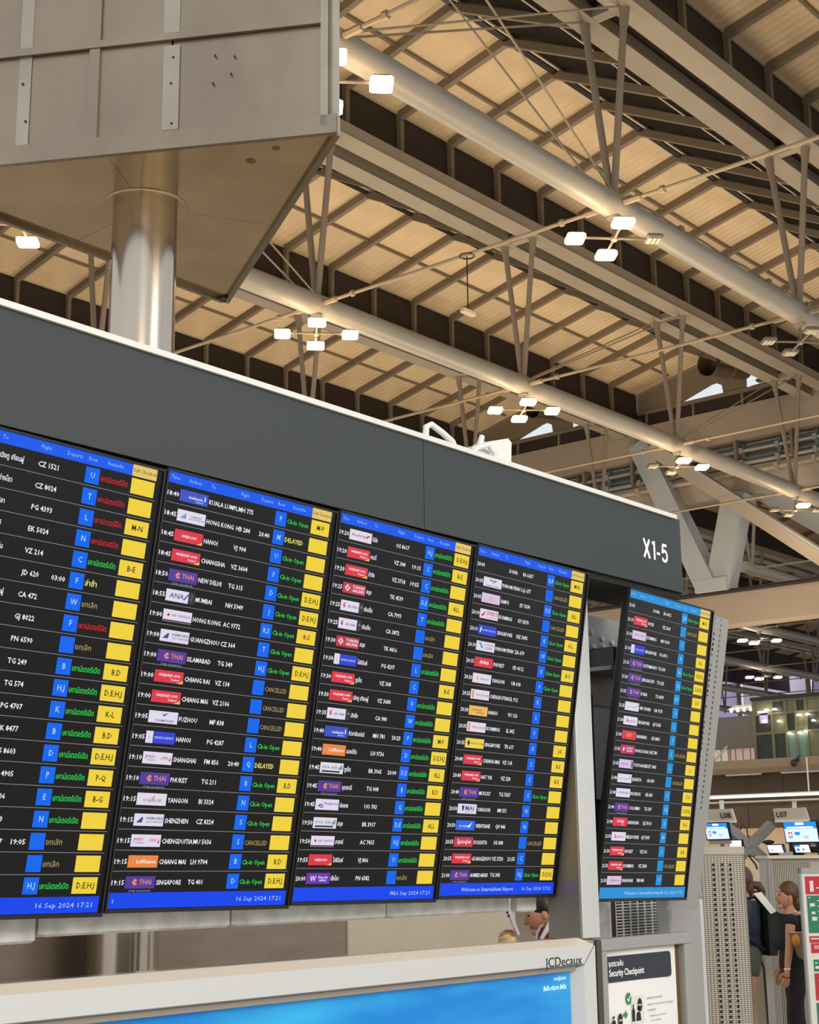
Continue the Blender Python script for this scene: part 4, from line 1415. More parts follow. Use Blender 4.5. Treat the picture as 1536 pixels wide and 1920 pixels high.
nt.links.new(cr.outputs[0], b.inputs['Emission Color'])
b.inputs['Emission Strength'].default_value = 0.32
MATS['poster_blue'] = pm
m.build('poster', 'poster_blue', t)
m = MB()
write(m, 'JCDecaux', (4.432, YF - 0.0015, 1.3845), (1, 0, 0), (0, 0, 1), 0.0335, 'L', width=0.228, bold=0.0, res=3)
m.build('lettering', 'ink_black', t)
m = MB()
write(m, 'อาคารผู้โดยสาร', (4.612, YF + 0.0385, 1.333), (1, 0, 0), (0, 0, 1), 0.012, 'R', width=0.075, bold=0.0, res=1)
write(m, 'สั่งปั๊บ ครีมทา สั่งซื้อ', (4.612, YF + 0.0385, 1.302), (1, 0, 0), (0, 0, 1), 0.014, 'R', width=0.14, bold=0.01, res=1)
m.build('poster_lettering', 'ad_text', t)
m = MB()
m.box(X0, XR + 0.13, YF + 0.09, 3.46, 1.44, 1.4545)
m.build('top_plate', 'ledge_steel', t)
m = MB()
m.box(X0, XR - 0.005, YF + 0.05, 3.44, 0.12, 1.36)
m.build('body', 'grey_sheet', t)
for x in (0.6, 2.6, 4.5):
    m = MB()
    m.cbox(x - 0.06, x + 0.06, 3.2, 3.4, 0.0, 0.125, 0.01)
    m.build('foot', 'kiosk_dark', t)

# ---------------------------------------------------------------- security poster frame
t = thing('poster_stand', (5.36, 3.36, 0), 'grey metal frame holding the white security checkpoint poster', 'poster stand')
a0, a1, zt_ = 5.021, 5.703, 1.449
m = MB()
m.box(4.985, a0 - 0.001, 3.3, 3.42, 0.05, 1.444)
m.build('side_panel', 'kiosk_dark', t)
for nme, bx in (('frame_rail', (a0, a1, 3.3, 3.36, 1.405, zt_)), ('frame_rail', (a0, 5.059, 3.3, 3.36, 0.2, 1.4045)), ('frame_rail', (5.645, a1, 3.3, 3.36, 0.2, 1.4045)), ('frame_rail', (a0, a1, 3.3, 3.36, 0.12, 0.1995))):
    m = MB()
    m.cbox(*bx, 0.004)
    m.build(nme, 'kiosk_grey', t)
m = MB()
m.box(5.059, 5.645, 3.335, 3.345, 0.2, 1.405)
m.build('backing', 'poster_brown', t)
m = MB()
NS = 8
pts = [(5.059 + (5.612 - 5.059) * i / NS, 3.331 - 0.006 * math.sin(PI * i / NS)) for i in range(NS + 1)]
m.add([(x, y, z) for z in (0.205, 1.402) for x, y in pts], [(i, i + 1, NS + 2 + i, NS + 1 + i) for i in range(NS)])
paper = m.build('poster', 'poster_paper', t, smooth=40)
YP = 3.3235


def ppoly(name, pts, mt, dy=0.0):
    mm = MB()
    mm.poly([(x, YP - dy, z) for x, z in pts])
    return mm


m = MB()
band = [(5.06, 1.284), (5.552, 1.281)] + [(5.552 + 0.015 * math.sin(a), 1.296 - 0.015 * math.cos(a)) for a in (0.4, 0.8, 1.2, PI / 2)] + [(5.565 - 0.015 + 0.015 * math.cos(a), 1.365 + 0.015 * math.sin(a)) for a in (0, 0.5, 1.0, PI / 2)] + [(5.06, 1.381)]
m.poly([(x, YP, z) for x, z in band])
m.build('title_band', 'poster_navy', paper)
m = MB()
write(m, 'จุดตรวจค้น', (5.098, YP - 0.001, 1.343), (1, 0, 0), (0, 0, 1), 0.02, 'L', width=0.105, res=2)
write(m, 'Security Checkpoint', (5.1, YP - 0.001, 1.306), (1, 0, 0), (0, 0, 1), 0.026, 'L', width=0.255, res=2)
ic = [(5.06, 1.295), (5.082, 1.295), (5.087, 1.3), (5.087, 1.362), (5.082, 1.367), (5.06, 1.367)]
m.poly([(x, YP - 0.0006, z) for x, z in ic])
m.build('lettering', 'sign_white', paper)
m = MB()
m.box(5.062, 5.072, YP - 0.002, YP - 0.001, 1.30, 1.33)
m.ell((5.071, YP - 0.0012, 1.342), (0.007, 0.0006, 0.008), 10, 6)
m.box(5.074, 5.083, YP - 0.002, YP - 0.001, 1.306, 1.316)


def disc(mm, x, z, rx, rz, d=0.0):
    mm.poly([(x + rx * math.cos(2 * PI * k / 16), YP - d, z + rz * math.sin(2 * PI * k / 16)) for k in range(16)])


def bottle(mm, x, z, w, h):
    mm.poly([(x - w / 2, YP - 0.001, z), (x + w / 2, YP - 0.001, z), (x + w / 2, YP - 0.001, z + h * 0.62), (x + w * 0.2, YP - 0.001, z + h * 0.8), (x + w * 0.2, YP - 0.001, z + h), (x - w * 0.2, YP - 0.001, z + h), (x - w * 0.2, YP - 0.001, z + h * 0.8), (x - w / 2, YP - 0.001, z + h * 0.62)])


def jar(mm, x, z, s):
    mm.poly([(x - s, YP - 0.001, z), (x + s, YP - 0.001, z), (x + s * 0.75, YP - 0.001, z + s * 1.5), (x, YP - 0.001, z + s * 1.9), (x - s * 0.75, YP - 0.001, z + s * 1.5)])
    disc(mm, x, z + s * 2.4, s * 0.42, s * 0.42, 0.001)


bottle(m, 5.082, 1.117, 0.016, 0.063)
jar(m, 5.121, 1.118, 0.015)
disc(m, 5.168, 1.14, 0.016, 0.026, 0.001)
bottle(m, 5.263, 1.128, 0.022, 0.064)
jar(m, 5.3, 1.128, 0.019)
disc(m, 5.312, 1.187, 0.018, 0.026, 0.001)
m.build('pictograms', 'ink_black', paper)
m = MB()
write(m, '100ml', (5.168, YP - 0.002, 1.137), (1, 0, 0), (0, 0, 1), 0.008, 'C', width=0.024, res=1)
write(m, '100ml', (5.312, YP - 0.002, 1.184), (1, 0, 0), (0, 0, 1), 0.008, 'C', width=0.028, res=1)
m.build('pictogram_lettering', 'sign_white', paper)
m = MB()
m.quad((5.25, YP - 0.0004, 1.12), (5.345, YP - 0.0004, 1.12), (5.345, YP - 0.0004, 1.222), (5.25, YP - 0.0004, 1.222))
m.build('picture_panel', 'poster_grey', paper)
m = MB()
disc(m, 5.232, 1.216, 0.02, 0.023, 0.001)
m.poly([(5.19, YP - 0.001, 1.152), (5.205, YP - 0.001, 1.152), (5.205, YP - 0.001, 1.141), (5.222, YP - 0.001, 1.158), (5.205, YP - 0.001, 1.175), (5.205, YP - 0.001, 1.164), (5.19, YP - 0.001, 1.164)])
m.build('green_marks', 'ink_green', paper)
m = MB()
m.poly([(5.22, YP - 0.002, 1.214), (5.229, YP - 0.002, 1.203), (5.246, YP - 0.002, 1.228), (5.243, YP - 0.002, 1.23), (5.229, YP - 0.002, 1.211), (5.223, YP - 0.002, 1.218)])
m.build('tick', 'sign_white', paper)
m = MB()
for z, x, wdt, s in ((1.204, 5.365, 0.12, 'ของเหลว เจล สเปรย์'), (1.180, 5.37, 0.2, 'Liquids, aerosols and gels in hand luggage'), (1.158, 5.37, 0.06, 'รายละเอียด'), (1.136, 5.38, 0.13, 'containers up to 100 ml'), (1.119, 5.395, 0.07, 'in a clear bag')):
    write(m, s, (x, YP - 0.001, z), (1, 0, 0), (0, 0, 1), 0.009, 'L', width=wdt, res=1, bold=0.0)
m.build('small_print', 'ink_grey', paper)

# ---------------------------------------------------------------- steel counter wall behind the stand
t = thing('steel_screen_wall', (6.5, 7.35, 0), 'brushed steel screen behind the round column, seen through the gap under the displays', 'partition')
for a, b_, mt in ((3.5, 5.795, 'brushed_brown'), (5.805, 7.895, 'brushed_brown'), (7.905, 9.87, 'brushed_cream')):
    m = MB()
    m.cbox(a, b_, 7.28, 7.34, 0.06, 2.35, 0.01)
    m.build('steel_panel', mt, t)
m = MB()
m.box(3.5, 9.87, 7.25, 7.37, 0.0, 0.06)
m.build('plinth', 'kiosk_dark', t)

# ---------------------------------------------------------------- check-in row on the right
DV = Vector((0.763, 0.646, 0))      # roughly along the view
SV = Vector((0.647, -0.762, 0)).normalized()

t = thing('check_in_island_end', (10.15, 5.6, 0), 'tall slotted metal end panel with three columns of black square holes', 'panel')
o = Vector((10.15, 5.62, 0)) - SV * 0.24
FN = Vector((-SV.y, SV.x, 0)) * -1
if FN.dot(Vector((-1, -0.6, 0))) < 0:
    FN = -FN


def cyl(s, z, bulge=0.045):
    # gently rounded face, s measured from the left edge
    k = (s / 0.44 - 0.5) * 2
    return o + SV * s + FN * (bulge * (1 - k * k)) + Vector((0, 0, z))


m = MB()
holes_sheet(m, (0, 0.35, 0), (1, 0, 0), (0, 1, 0), 18, 98, 0.024, 0.0145, 0.0075, 0.0026, 4)
m.map(lambda p: cyl(p.x, p.y))
m.build('slotted_face', 'perforated', t)
m = MB()
for q in range(41):
    for s in (0.195, 0.262, 0.322):
        for dz in (0,):
            z = 1.70 - q * 0.0356
            m.add([cyl(s + a * 0.0085, z + b_ * 0.009) + FN * 0.009 for a, b_ in ((-1, -1), (1, -1), (1, 1), (-1, 1))], [(0, 1, 2, 3)])
ho = m.build('square_holes', 'black_void', t)
ho['kind'] = 'stuff'
m = MB()
m.add([cyl(i * 0.044, z) - FN * 0.03 for z in (0.0, 1.78) for i in range(11)], [(i, i + 1, 12 + i, 11 + i) for i in range(10)])
m.build('inner_sheet', 'kiosk_dark', t)
m = MB()
ring = [cyl(i * 0.044, 0) + FN * 0.003 for i in range(11)] + [cyl(0.44, 0) - FN * 0.12, cyl(0, 0) - FN * 0.12]
m.prism([p + Vector((0, 0, 1.774)) for p in ring], (0, 0, 0.055))
m.prism([p + Vector((0, 0, 0.0)) for p in ring], (0, 0, 0.35))
m.build('cap', 'perforated', t)
m = MB()
m.prism([cyl(0, 0.3) + SV * -0.002, cyl(0, 0.3) - FN * 0.11, cyl(0.44, 0.3) - FN * 0.11, cyl(0.44, 0.3), cyl(0.435, 0.3) - FN * 0.01, cyl(0.43, 0.3) - FN * 0.1, cyl(0.01, 0.3) - FN * 0.1, cyl(0.005, 0.3) - FN * 0.01], (0, 0, 1.5))
m.build('side_walls', 'perforated', t)


def sight(s, d, z):
    return DV.normalized() * d + SV * s + Vector((0, 0, z))


def counter_sign(y0, y1, x, z0, z1, text, label, ty=None):
    t = thing('counter_sign', (x, (y0 + y1) / 2, z0), label, 'sign', 'check-in counter number signs')
    m = MB()
    m.prism([(x, y0, z0), (x, y1, z0), (x - 0.06, y1 - 0.01, z1), (x - 0.06, y0 + 0.01, z1)], (0.05, 0, 0))
    m.build('board', 'sign_cream', t)
    m = MB()
    m.box(x - 0.01, x + 0.05, y0, y1, z0 - 0.025, z0)
    m.build('lower_edge', 'header_cap', t)
    m = MB()
    sl = Vector((-0.06, 0, z1 - z0)).normalized()
    write(m, text, Vector((x - 0.026, ty or y1 - 0.04, z0 + 0.035)), (0, -1, 0), sl, 0.07, 'L', width=0.14, res=2, bold=0.015)
    m.build('lettering', 'ink_black', t)
    m = MB()
    ym = (y0 + y1) / 2 - 0.05
    m.box(x - 0.02, x + 0.02, ym - 0.02, ym + 0.02, z1 - 0.02, 2.43)
    m.build('hanger', 'header_cap', t)
    return t


counter_sign(8.17, 8.60, 17.0, 2.185, 2.325, 'L07', 'cream counter sign L07 hanging from the rail above the right counter screen')
counter_sign(8.93, 9.36, 16.6, 2.185, 2.325, 'L08', 'cream counter sign L08 half hidden by the tilted steel upright', 9.10)


def counter_screen(yc, x, z0, z1, wd, label, kind):
    t = thing('counter_screen', (x, yc, z0), label, 'screen', 'check-in counter screens')
    y0, y1 = yc - wd / 2, yc + wd / 2
    m = MB()
    m.prism([(x - 0.012, y0 - 0.012, z0 - 0.015), (x - 0.012, y1 + 0.012, z0 - 0.015), (x - 0.072, y1 + 0.012, z1 + 0.012), (x - 0.072, y0 - 0.012, z1 + 0.012)], (0.05, 0, 0))
    m.build('casing', 'black_plastic', t)
    sl = Vector((-0.06, 0, z1 - z0))
    o = Vector((x - 0.016, y1, z0))
    rt = Vector((0, -(y1 - y0), 0))

    def q(u0, u1, v0, v1, mt, k=0.0, n='screen_block'):
        mm = MB()
        off = Vector((-0.001 - k, 0, 0))
        mm.quad(*[o + rt * u + sl * v + off for u, v in ((u0, v0), (u1, v0), (u1, v1), (u0, v1))])
        return mm.build(n, mt, t)
    if kind == 'big':
        q(0, 1, 0, 0.66, 'mon_pale', n='screen')
        q(0, 1, 0.66, 1, 'mon_blue', n='title_block')
        q(0.36, 0.62, 0.84, 0.97, 'mon_white', 0.001, 'mark')
        q(0.08, 0.9, 0.68, 0.76, 'mon_white', 0.001, 'title_line')
        q(0.1, 0.22, 0.2, 0.5, 'mon_red', 0.001, 'pictogram')
        q(0.125, 0.195, 0.26, 0.44, 'mon_pale', 0.002, 'pictogram')
        q(0.56, 0.72, 0.16, 0.32, 'mon_pink', 0.001, 'pictogram')
        q(0.3, 0.46, 0.34, 0.5, 'mon_blue', 0.001, 'pictogram')
    else:
        q(0, 1, 0, 1, 'mon_white', n='screen')
        if kind == 'a':
            q(0.2, 0.36, 0.3, 0.6, 'mon_pink', 0.001, 'pictogram')
        else:
            q(0.0, 0.4, 0.8, 1, 'mon_blue', 0.001, 'title_block')
            q(0.12, 0.3, 0.3, 0.6, 'mon_blue', 0.001, 'pictogram')
            q(0.5, 0.62, 0.35, 0.6, 'mon_blue', 0.001, 'pictogram')
    m = MB()
    m.box(x + 0.0, x + 0.05, yc - 0.14, yc + 0.14, z0 - 0.06, z0 - 0.016)
    if kind == 'big':
        m.box(x + 0.06, x + 0.09, yc - 0.02, yc + 0.02, 1.7247 if yc < 8.6 else 0.0, z0 - 0.03)
        m.box(x + 0.03, x + 0.09, yc - 0.02, yc + 0.02, z0 - 0.06, z0 - 0.03)
    m.build('stand_foot', 'counter_grey', t)
    return t


counter_screen(8.30, 17.1, 1.925, 2.16, 0.42, 'large tilted blue and white screen under the L07 sign', 'big')
counter_screen(9.10, 16.5, 1.97, 2.155, 0.3, 'blue and white screen under the L08 sign, above the slotted end panel', 'big')
counter_screen(8.56, 16.93, 1.785, 1.89, 0.19, 'small white screen low on the counter, left of the pair under L07', 'a')
counter_screen(8.32, 17.15, 1.785, 1.89, 0.19, 'small white screen with a blue corner low on the counter under L07', 'b')
t = thing('counter_screen', (16.65, 8.98, 0), 'sliver of a white screen between the slotted end panel and the cross frame', 'screen', 'check-in counter screens')
m = MB()
m.box(16.62, 16.66, 8.86, 9.04, 1.79, 1.96)
m.box(16.63, 16.65, 8.96, 9.0, 0.0, 1.79)
m.build('casing', 'black_plastic', t)
m = MB()
m.quad((16.618, 9.03, 1.8), (16.618, 8.87, 1.8), (16.618, 8.87, 1.95), (16.618, 9.03, 1.95))
m.build('screen', 'mon_white', t)

t = thing('counter_shelf', (17.15, 8.4, 0), 'dark shelf unit under the L07 screens, behind the ribbed cabinet', 'shelf')
m = MB()
m.box(16.88, 17.32, 8.02, 8.78, 0.0, 1.70)
m.build('body', 'counter_dark', t)
m = MB()
m.box(16.86, 17.34, 8.0, 8.8, 1.70, 1.7245)
m.build('top', 'counter_grey', t)

# dark backs, rail and lamp over the counters
t = thing('lamp_rail', (16.9, 8.6, 2.43), 'long white lamp with a thin rail below it, running above the counter signs', 'lamp')
m = MB()
m.cbox(16.7, 16.76, 5.0, 12.0, 2.455, 2.485, 0.006)
m.build('lamp_tube', 'tube_light', t)
m = MB()
m.box(16.68, 16.78, 5.0, 12.0, 2.486, 2.5)
m.build('lamp_housing', 'header_cap', t)
m = MB()
m.tube((16.95, 5, 2.415), (16.95, 12, 2.415), 0.012, 8)
m.build('rail', 'frame_bevel', t)
m = MB()
for y in (6.5, 8.0, 9.5, 11):
    m.box(16.72, 16.74, y, y + 0.01, 2.5, 2.9)
m.build('hangers', 'frame_bevel', t)['kind'] = 'stuff'
t = thing('counter_canopy', (18.6, 8.5, 2.1), 'brown bulkhead behind the counter signs', 'bulkhead')
m = MB()
for i in range(6):
    m2 = MB()
    m2.box(18.6, 18.7, 5 + i * 1.2, 5 + i * 1.2 + 1.19, 2.13, 2.42)
    m2.build('bulkhead_panel', 'mezz_brown', t)
for y in (5.1, 12.0):
    m = MB()
    m.box(18.62, 18.7, y, y + 0.08, 0, 2.13)
    m.build('post', 'counter_grey', t)
t = thing('black_cabinet', (18.3, 8.3, 0), 'black cabinet behind the two small white screens', 'cabinet')
m = MB()
m.cbox(17.6, 18.1, 7.4, 8.75, 0.0, 2.12, 0.02)
m.build('body', 'counter_dark', t)
m = MB()
m.box(17.585, 17.6, 8.05, 8.06, 0.2, 2.1)
m.build('door_gap', 'black_void', t)

# cross frame
t = thing('cross_frame', (17.0, 8.8, 1.45), 'grey X-shaped steel frame between the two counters', 'frame')
A = [Vector((p_[0] * 1.035, p_[1] * 1.035, 1.75 + (p_[2] - 1.75) * 1.035)) for p_ in ((16.53, 9.04, 2.14), (16.92, 8.61, 2.14), (16.62, 9.05, 1.62), (16.98, 8.66, 1.62))]
cx = (A[0] + A[1] + A[2] + A[3]) / 4 + Vector((0, 0, 0.0))
for i, p in enumerate(A):
    m = MB()
    q = p
    m.beam(cx + (q - cx) * 0.05, cx + (q - cx) * 1.0, 0.1, 0.22, (0.5, 0.5, 0))
    m.build('arm', 'counter_grey', t)
m = MB()
m.cbox(cx.x - 0.08, cx.x + 0.04, cx.y - 0.09, cx.y + 0.09, cx.z - 0.13, cx.z + 0.13, 0.03)
m.build('hub', 'counter_grey', t)
for p in (A[2], A[3]):
    m = MB()
    m.beam((p.x, p.y, 0.0), (p.x, p.y, 1.66), 0.1, 0.14)
    m.build('leg', 'counter_grey', t)
m = MB()
m.path([cx + Vector((-0.1, 0.06, 0.2)), cx + Vector((-0.12, 0.02, 0.27)), cx + Vector((-0.12, -0.04, 0.22)), cx + Vector((-0.1, -0.05, 0.02)), cx + Vector((-0.1, 0.03, -0.12)), cx + Vector((-0.1, 0.1, -0.22))], 0.008, 6)
m.build('hose', 'counter_dark', t)
m = MB()
m.path([cx + Vector((-0.1, 0.25, 0.12)), cx + Vector((-0.1, 0.12, -0.0))], 0.008, 6)
m.path([cx + Vector((-0.1, -0.02, -0.1)), cx + Vector((-0.1, -0.12, -0.22)), cx + Vector((-0.1, -0.17, -0.38))], 0.011, 6)
m.build('cables', 'counter_dark', t)
t = thing('oval_plate', (16.9, 8.62, 1.85), 'dark oval plate beside the grey cross frame', 'plate')
m = MB()
m.ell((17.3, 8.86, 1.93), (0.02, 0.08, 0.028), 16, 8)
m.tube((17.3, 8.86, 1.93), (17.32, 8.95, 1.93), 0.012, 6)
m.build('disc', 'counter_dark', t, smooth=50)

# ribbed cabinet the woman stands beside
kc = Vector((13.5, 6.72, 0))
t = thing('ribbed_cabinet', kc, 'grey ribbed metal cabinet behind the woman in black', 'cabinet')
m = MB()


def loc(s, d, z, base=kc):
    return base + SV * s + DV.normalized() * d + Vector((0, 0, z))


def sbox(mb, s0, s1, d0, d1, z0, z1, base=kc):
    mb.add([loc(s, d, z, base) for z in (z0, z1) for d in (d0, d1) for s in (s0, s1)], [(0, 2, 3, 1), (4, 5, 7, 6), (0, 1, 5, 4), (1, 3, 7, 5), (3, 2, 6, 7), (2, 0, 4, 6)])


sbox(m, -0.17, 0.62, 0.05, 0.5, 0.0, 1.735)
m.build('body', 'perforated', t)
m = MB()
sbox(m, -0.2, 0.64, -0.02, 0.52, 1.735, 1.765)
m.build('worktop', 'sign_cream', t)
m = MB()
sbox(m, -0.2, -0.155, 0.0, 0.06, 0.0, 1.735)
m.build('corner_post', 'counter_grey', t)
for i in range(22):
    m = MB()
    sbox(m, -0.15 + i * 0.017, -0.141 + i * 0.017, 0.03, 0.05, 0.05, 1.70)
    m.build('slat', 'perforated', t)
t = thing('cloth_heap', loc(0.37, 0.1, 1.765), 'crumpled cream cloth lying on the ribbed cabinet top', 'cloth')
m = MB()
c0 = loc(0.40, 0.1, 1.775)
m.ell((c0.x, c0.y, c0.z), (0.09, 0.07, 0.035), 12, 6, lambda d: Vector((1 + 0.2 * math.sin(5 * d.y), 1, 1 + 0.3 * math.sin(7 * d.x))))
m.build('cloth', 'cloth_white', t, smooth=60)
t = thing('stapler', loc(0.14, 0.1, 1.765), 'small grey desk device on the ribbed cabinet top', 'device')
m = MB()
sbox(m, -0.06, 0.06, 0.05, 0.12, 1.765, 1.79)
sbox(m, 0.0, 0.06, 0.05, 0.12, 1.79, 1.80)
m.build('body', 'counter_grey', t)
t = thing('wood_tray', loc(0.25, 0.1, 1.765), 'small tan tray between the grey device and the cream cloth', 'tray')
m = MB()
sbox(m, 0.19, 0.3, 0.05, 0.14, 1.7655, 1.785)
m.build('body', 'tan_wood' if 'tan_wood' in MATS else 'tag_orange', t)

# red and green notice board
kb = Vector((11.55, 5.60, 0)) + SV * 0.02
t = thing('notice_board', kb, 'tall notice board with red and green safety panels at the right edge', 'notice board')


def nloc(s, d, z):
    return kb + SV * s + DV.normalized() * d + Vector((0, 0, z))


def nb(s0, s1, d0, d1, z0, z1):
    m = MB()
    m.add([nloc(s, d, z) for z in (z0, z1) for d in (d0, d1) for s in (s0, s1)], [(0, 2, 3, 1), (4, 5, 7, 6), (0, 1, 5, 4), (1, 3, 7, 5), (3, 2, 6, 7), (2, 0, 4, 6)])
    return m


nb(-0.06, 0.6, 0.0, 0.03, 0.12, 1.62).build('board', 'white_print', t)
nb(-0.075, -0.06, -0.01, 0.05, 0.0, 1.66).build('frame_post', 'kiosk_grey', t)
nb(-0.075, 0.6, -0.01, 0.05, 1.62, 1.66).build('frame_rail', 'kiosk_grey', t)
for z0, z1, mt, s0 in ((1.455, 1.595, 'red_print', -0.035), (1.155, 1.445, 'green_print', -0.03), (1.08, 1.13, 'red_print', -0.03), (1.0, 1.075, 'red_print', -0.022), (0.86, 0.95, 'green_print', -0.01), (0.64, 0.845, 'red_print', -0.01), (0.3, 0.62, 'green_print', -0.01)):
    nb(s0, 0.56, -0.004, -0.001, z0, z1).build('printed_panel', mt, t)
m = MB()
for s0, s1, z0, z1 in ((0.0, 0.03, 1.475, 1.56), (-0.02, 0.0, 1.425, 1.432), (-0.01, 0.03, 1.36, 1.385), (0.0, 0.03, 1.30, 1.32), (0.0, 0.04, 1.25, 1.28), (0.05, 0.3, 1.4, 1.408), (0.05, 0.3, 1.36, 1.366), (0.05, 0.3, 1.32, 1.326), (0.05, 0.3, 1.27, 1.276), (0.05, 0.3, 1.5, 1.508), (0.0, 0.02, 0.92, 0.93), (0.0, 0.03, 0.88, 0.9), (0.02, 0.05, 0.76, 0.8), (0.02, 0.05, 0.68, 0.71), (-0.02, 0.5, 1.105, 1.115)):
    m.add([nloc(s, -0.006, z) for s, z in ((s0, z0), (s1, z0), (s1, z1), (s0, z1))], [(0, 1, 2, 3)])
m.build('white_symbols', 'white_print', t)['kind'] = 'stuff'
nb(0.0, 0.5, -0.006, -0.005, 1.03, 1.06).build('pale_strip', 'pink_print', t)

# weighing stand between the two passengers
kw = Vector((14.2, 7.42, 0))
t = thing('weighing_stand', kw, 'beige weighing stand with a small black display between the two passengers', 'weighing stand')


def wb(name, mt, s0, s1, d0, d1, z0, z1):
    m = MB()
    sbox(m, s0, s1, d0, d1, z0, z1, kw)
    return m.build(name, mt, t)


wb('cabinet', 'counter_beige', -0.13, 0.05, 0.0, 0.2, 0.0, 0.88)
wb('edge_trim', 'counter_dark', 0.052, 0.062, -0.01, 0.2, 0.0, 0.83)
wb('cabinet_side', 'beige_glow', 0.065, 0.3, 0.05, 0.2, 0.0, 0.86)
wb('display', 'counter_dark', 0.06, 0.2, -0.02, 0.02, 0.72, 0.775)
wb('upper_display', 'poster_navy', 0.06, 0.2, 0.0, 0.03, 0.84, 0.9)
m = MB()
for q in (0.075, 0.11, 0.15):
    sbox(m, q, q + 0.02, -0.024, -0.02, 0.735, 0.76, kw)
m.build('display_digits', 'pipe_teal', t)['kind'] = 'stuff'
m = MB()
p = kw + SV * -0.1 + Vector((0, 0, 0.86))
m.path([p + SV * 0.0 - DV * 0.03, p + SV * 0.06 - DV * 0.03 + Vector((0, 0, -0.05)), p + SV * 0.1 - DV * 0.03 + Vector((0, 0, -0.2)), p + SV * 0.11 - DV * 0.03 + Vector((0, 0, -0.8))], 0.012, 6)
m.build('rim_cable', 'counter_dark', t)
m = MB()
sbox(m, -0.42, -0.1, -0.3, -0.29, 0.62, 0.9, kw)
gp = m.build('clear_guard', 'clear_panel', t)

# baggage belt and goods in the gap behind
t = thing('baggage_belt', (19.0, 8.1, 0), 'grey ribbed baggage belt ramp seen between the cross frame legs', 'conveyor')
kg = Vector((15.2, 8.0, 0))
m = MB()
sbox(m, -0.5, 0.3, 0.0, 0.5, 0.0, 1.25, kg)
m.build('body', 'counter_grey', t)
for i in range(9):
    m = MB()
    sbox(m, -0.45, 0.22, -0.03 + i * 0.0, -0.005, 1.24 + i * 0.026, 1.252 + i * 0.026, kg)
    m.build('belt_rib', 'counter_dark' if i % 2 else 'kiosk_grey', t)
m = MB()
sbox(m, -0.5, 0.3, 0.0, 0.1, 1.25, 1.5, kg)
m.build('ramp', 'kiosk_grey', t)
m = MB()
sbox(m, -0.5, 0.3, 0.02, 0.12, 1.5, 1.62, kg)
m.build('ramp_head', 'counter_beige', t)
for s, z, label, nm, mt in ((0.0, 1.3, 'cream patterned cloth bundle on the red crate behind the passengers', 'cloth_bundle', 'yellow_cloth'),):
    t = thing(nm, Vector((14.6, 7.6, 1.27)), label, 'bundle')
    m = MB()
    c0 = Vector((14.62, 7.62, 1.335))
    m.ell(tuple(c0), (0.11, 0.13, 0.055), 14, 8, lambda d: Vector((1 + 0.12 * math.sin(6 * d.y), 1, 1 + 0.2 * math.sin(5 * d.x + 3 * d.y))))
    m.build('cloth', mt, t, smooth=60)
    m = MB()
    m.path([c0 + Vector((-0.06, 0.04, 0.05)), c0 + Vector((-0.08, 0.02, 0.07)), c0 + Vector((-0.06, -0.04, 0.06))], 0.01, 6)
    m.build('knot', 'hair_dark', t)
t = thing('red_crate', Vector((14.62, 7.62, 0)), 'red crate on a trolley behind the black backpack', 'crate')
kr = Vector((14.66, 7.66, 0))
m = MB()
sbox(m, -0.16, 0.2, 0.0, 0.2, 1.08, 1.275, kr)
m.build('crate', 'cloth_red', t)
m = MB()
sbox(m, 0.08, 0.18, -0.01, -0.001, 1.16, 1.26, kr)
m.build('sticker', 'blue_bag', t)
m = MB()
sbox(m, -0.16, 0.2, 0.0, 0.2, 0.0, 1.08, kr)
m.build('trolley', 'counter_beige', t)

# ---------------------------------------------------------------- far side of the hall
XM = 75
t = bpy.data.objects.new('wall_far', None)
COL.objects.link(t)
tag(t, kind='structure', label='tan mezzanine edge over brown wall panels across the far side of the hall')
m = MB()
m.box(XM, XM + 0.4, 20, 60, 6.48, 6.95)
m.build('upper_band', 'mezz_band', t)
m = MB()
m.box(XM - 0.1, XM + 0.4, 20, 60, 6.2, 6.48)
m.build('lower_band', 'mezz_band_low', t)
m = MB()
m.box(XM - 0.25, XM - 0.1, 38.5, 40.6, 6.1, 6.18)
m.box(XM - 0.25, XM - 0.1, 34.0, 37.3, 6.1, 6.18)
m.build('soffit_strip', 'header_cap', t)
for i in range(16):
    y = 20 + i * 2.5
    m = MB()
    m.box(XM + 0.3, XM + 0.5, y + 0.02, y + 2.48, 3.3, 6.2)
    m.build('wall_panel', 'mezz_brown', t)
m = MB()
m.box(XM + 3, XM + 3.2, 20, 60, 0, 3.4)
m.build('lower_wall', 'beige_glow', t)
m = MB()
m.box(XM + 0.4, XM + 40, 20, 70, 6.7, 6.9)
m.build('upper_floor', 'mezz_band', t)
m = MB()
m.box(XM + 4, XM + 4.3, 38.6, 60, 7.9, 9.75)
m.build('shop_fascia', 'far_wall', t)
for i, (a, b_, mt) in enumerate(((41.1, 42.6, 'far_shop_pink'), (39.9, 40.9, 'far_shop'), (39.2, 39.5, 'mon_white'), (42.8, 46, 'far_shop'))):
    m = MB()
    m.box(XM + 4.2, XM + 4.4, a, b_, 7.0, 7.9)
    m.build('shop_window', mt, t)
m = MB()
m.box(XM + 4.4, XM + 4.6, 38.6, 60, 6.9, 7.95)
m.build('shop_back', 'far_wall', t)
# railing
for i in range(9):
    y = 39.2 + i * 0.45
    m = MB()
    m.box(XM + 0.1, XM + 0.15, y, y + 0.04, 6.95, 7.75)
    m.build('rail_post', 'lift_frame', t)
m = MB()
m.box(XM + 0.08, XM + 0.16, 39.0, 50, 7.72, 7.8)
m.build('handrail', 'lift_frame', t)
m = MB()
m.beam((XM - 0.05, 41.35, 7.0), (XM - 0.05, 40.5, 7.75), 0.05, 0.1)
m.build('brace', 'header_cap', t)

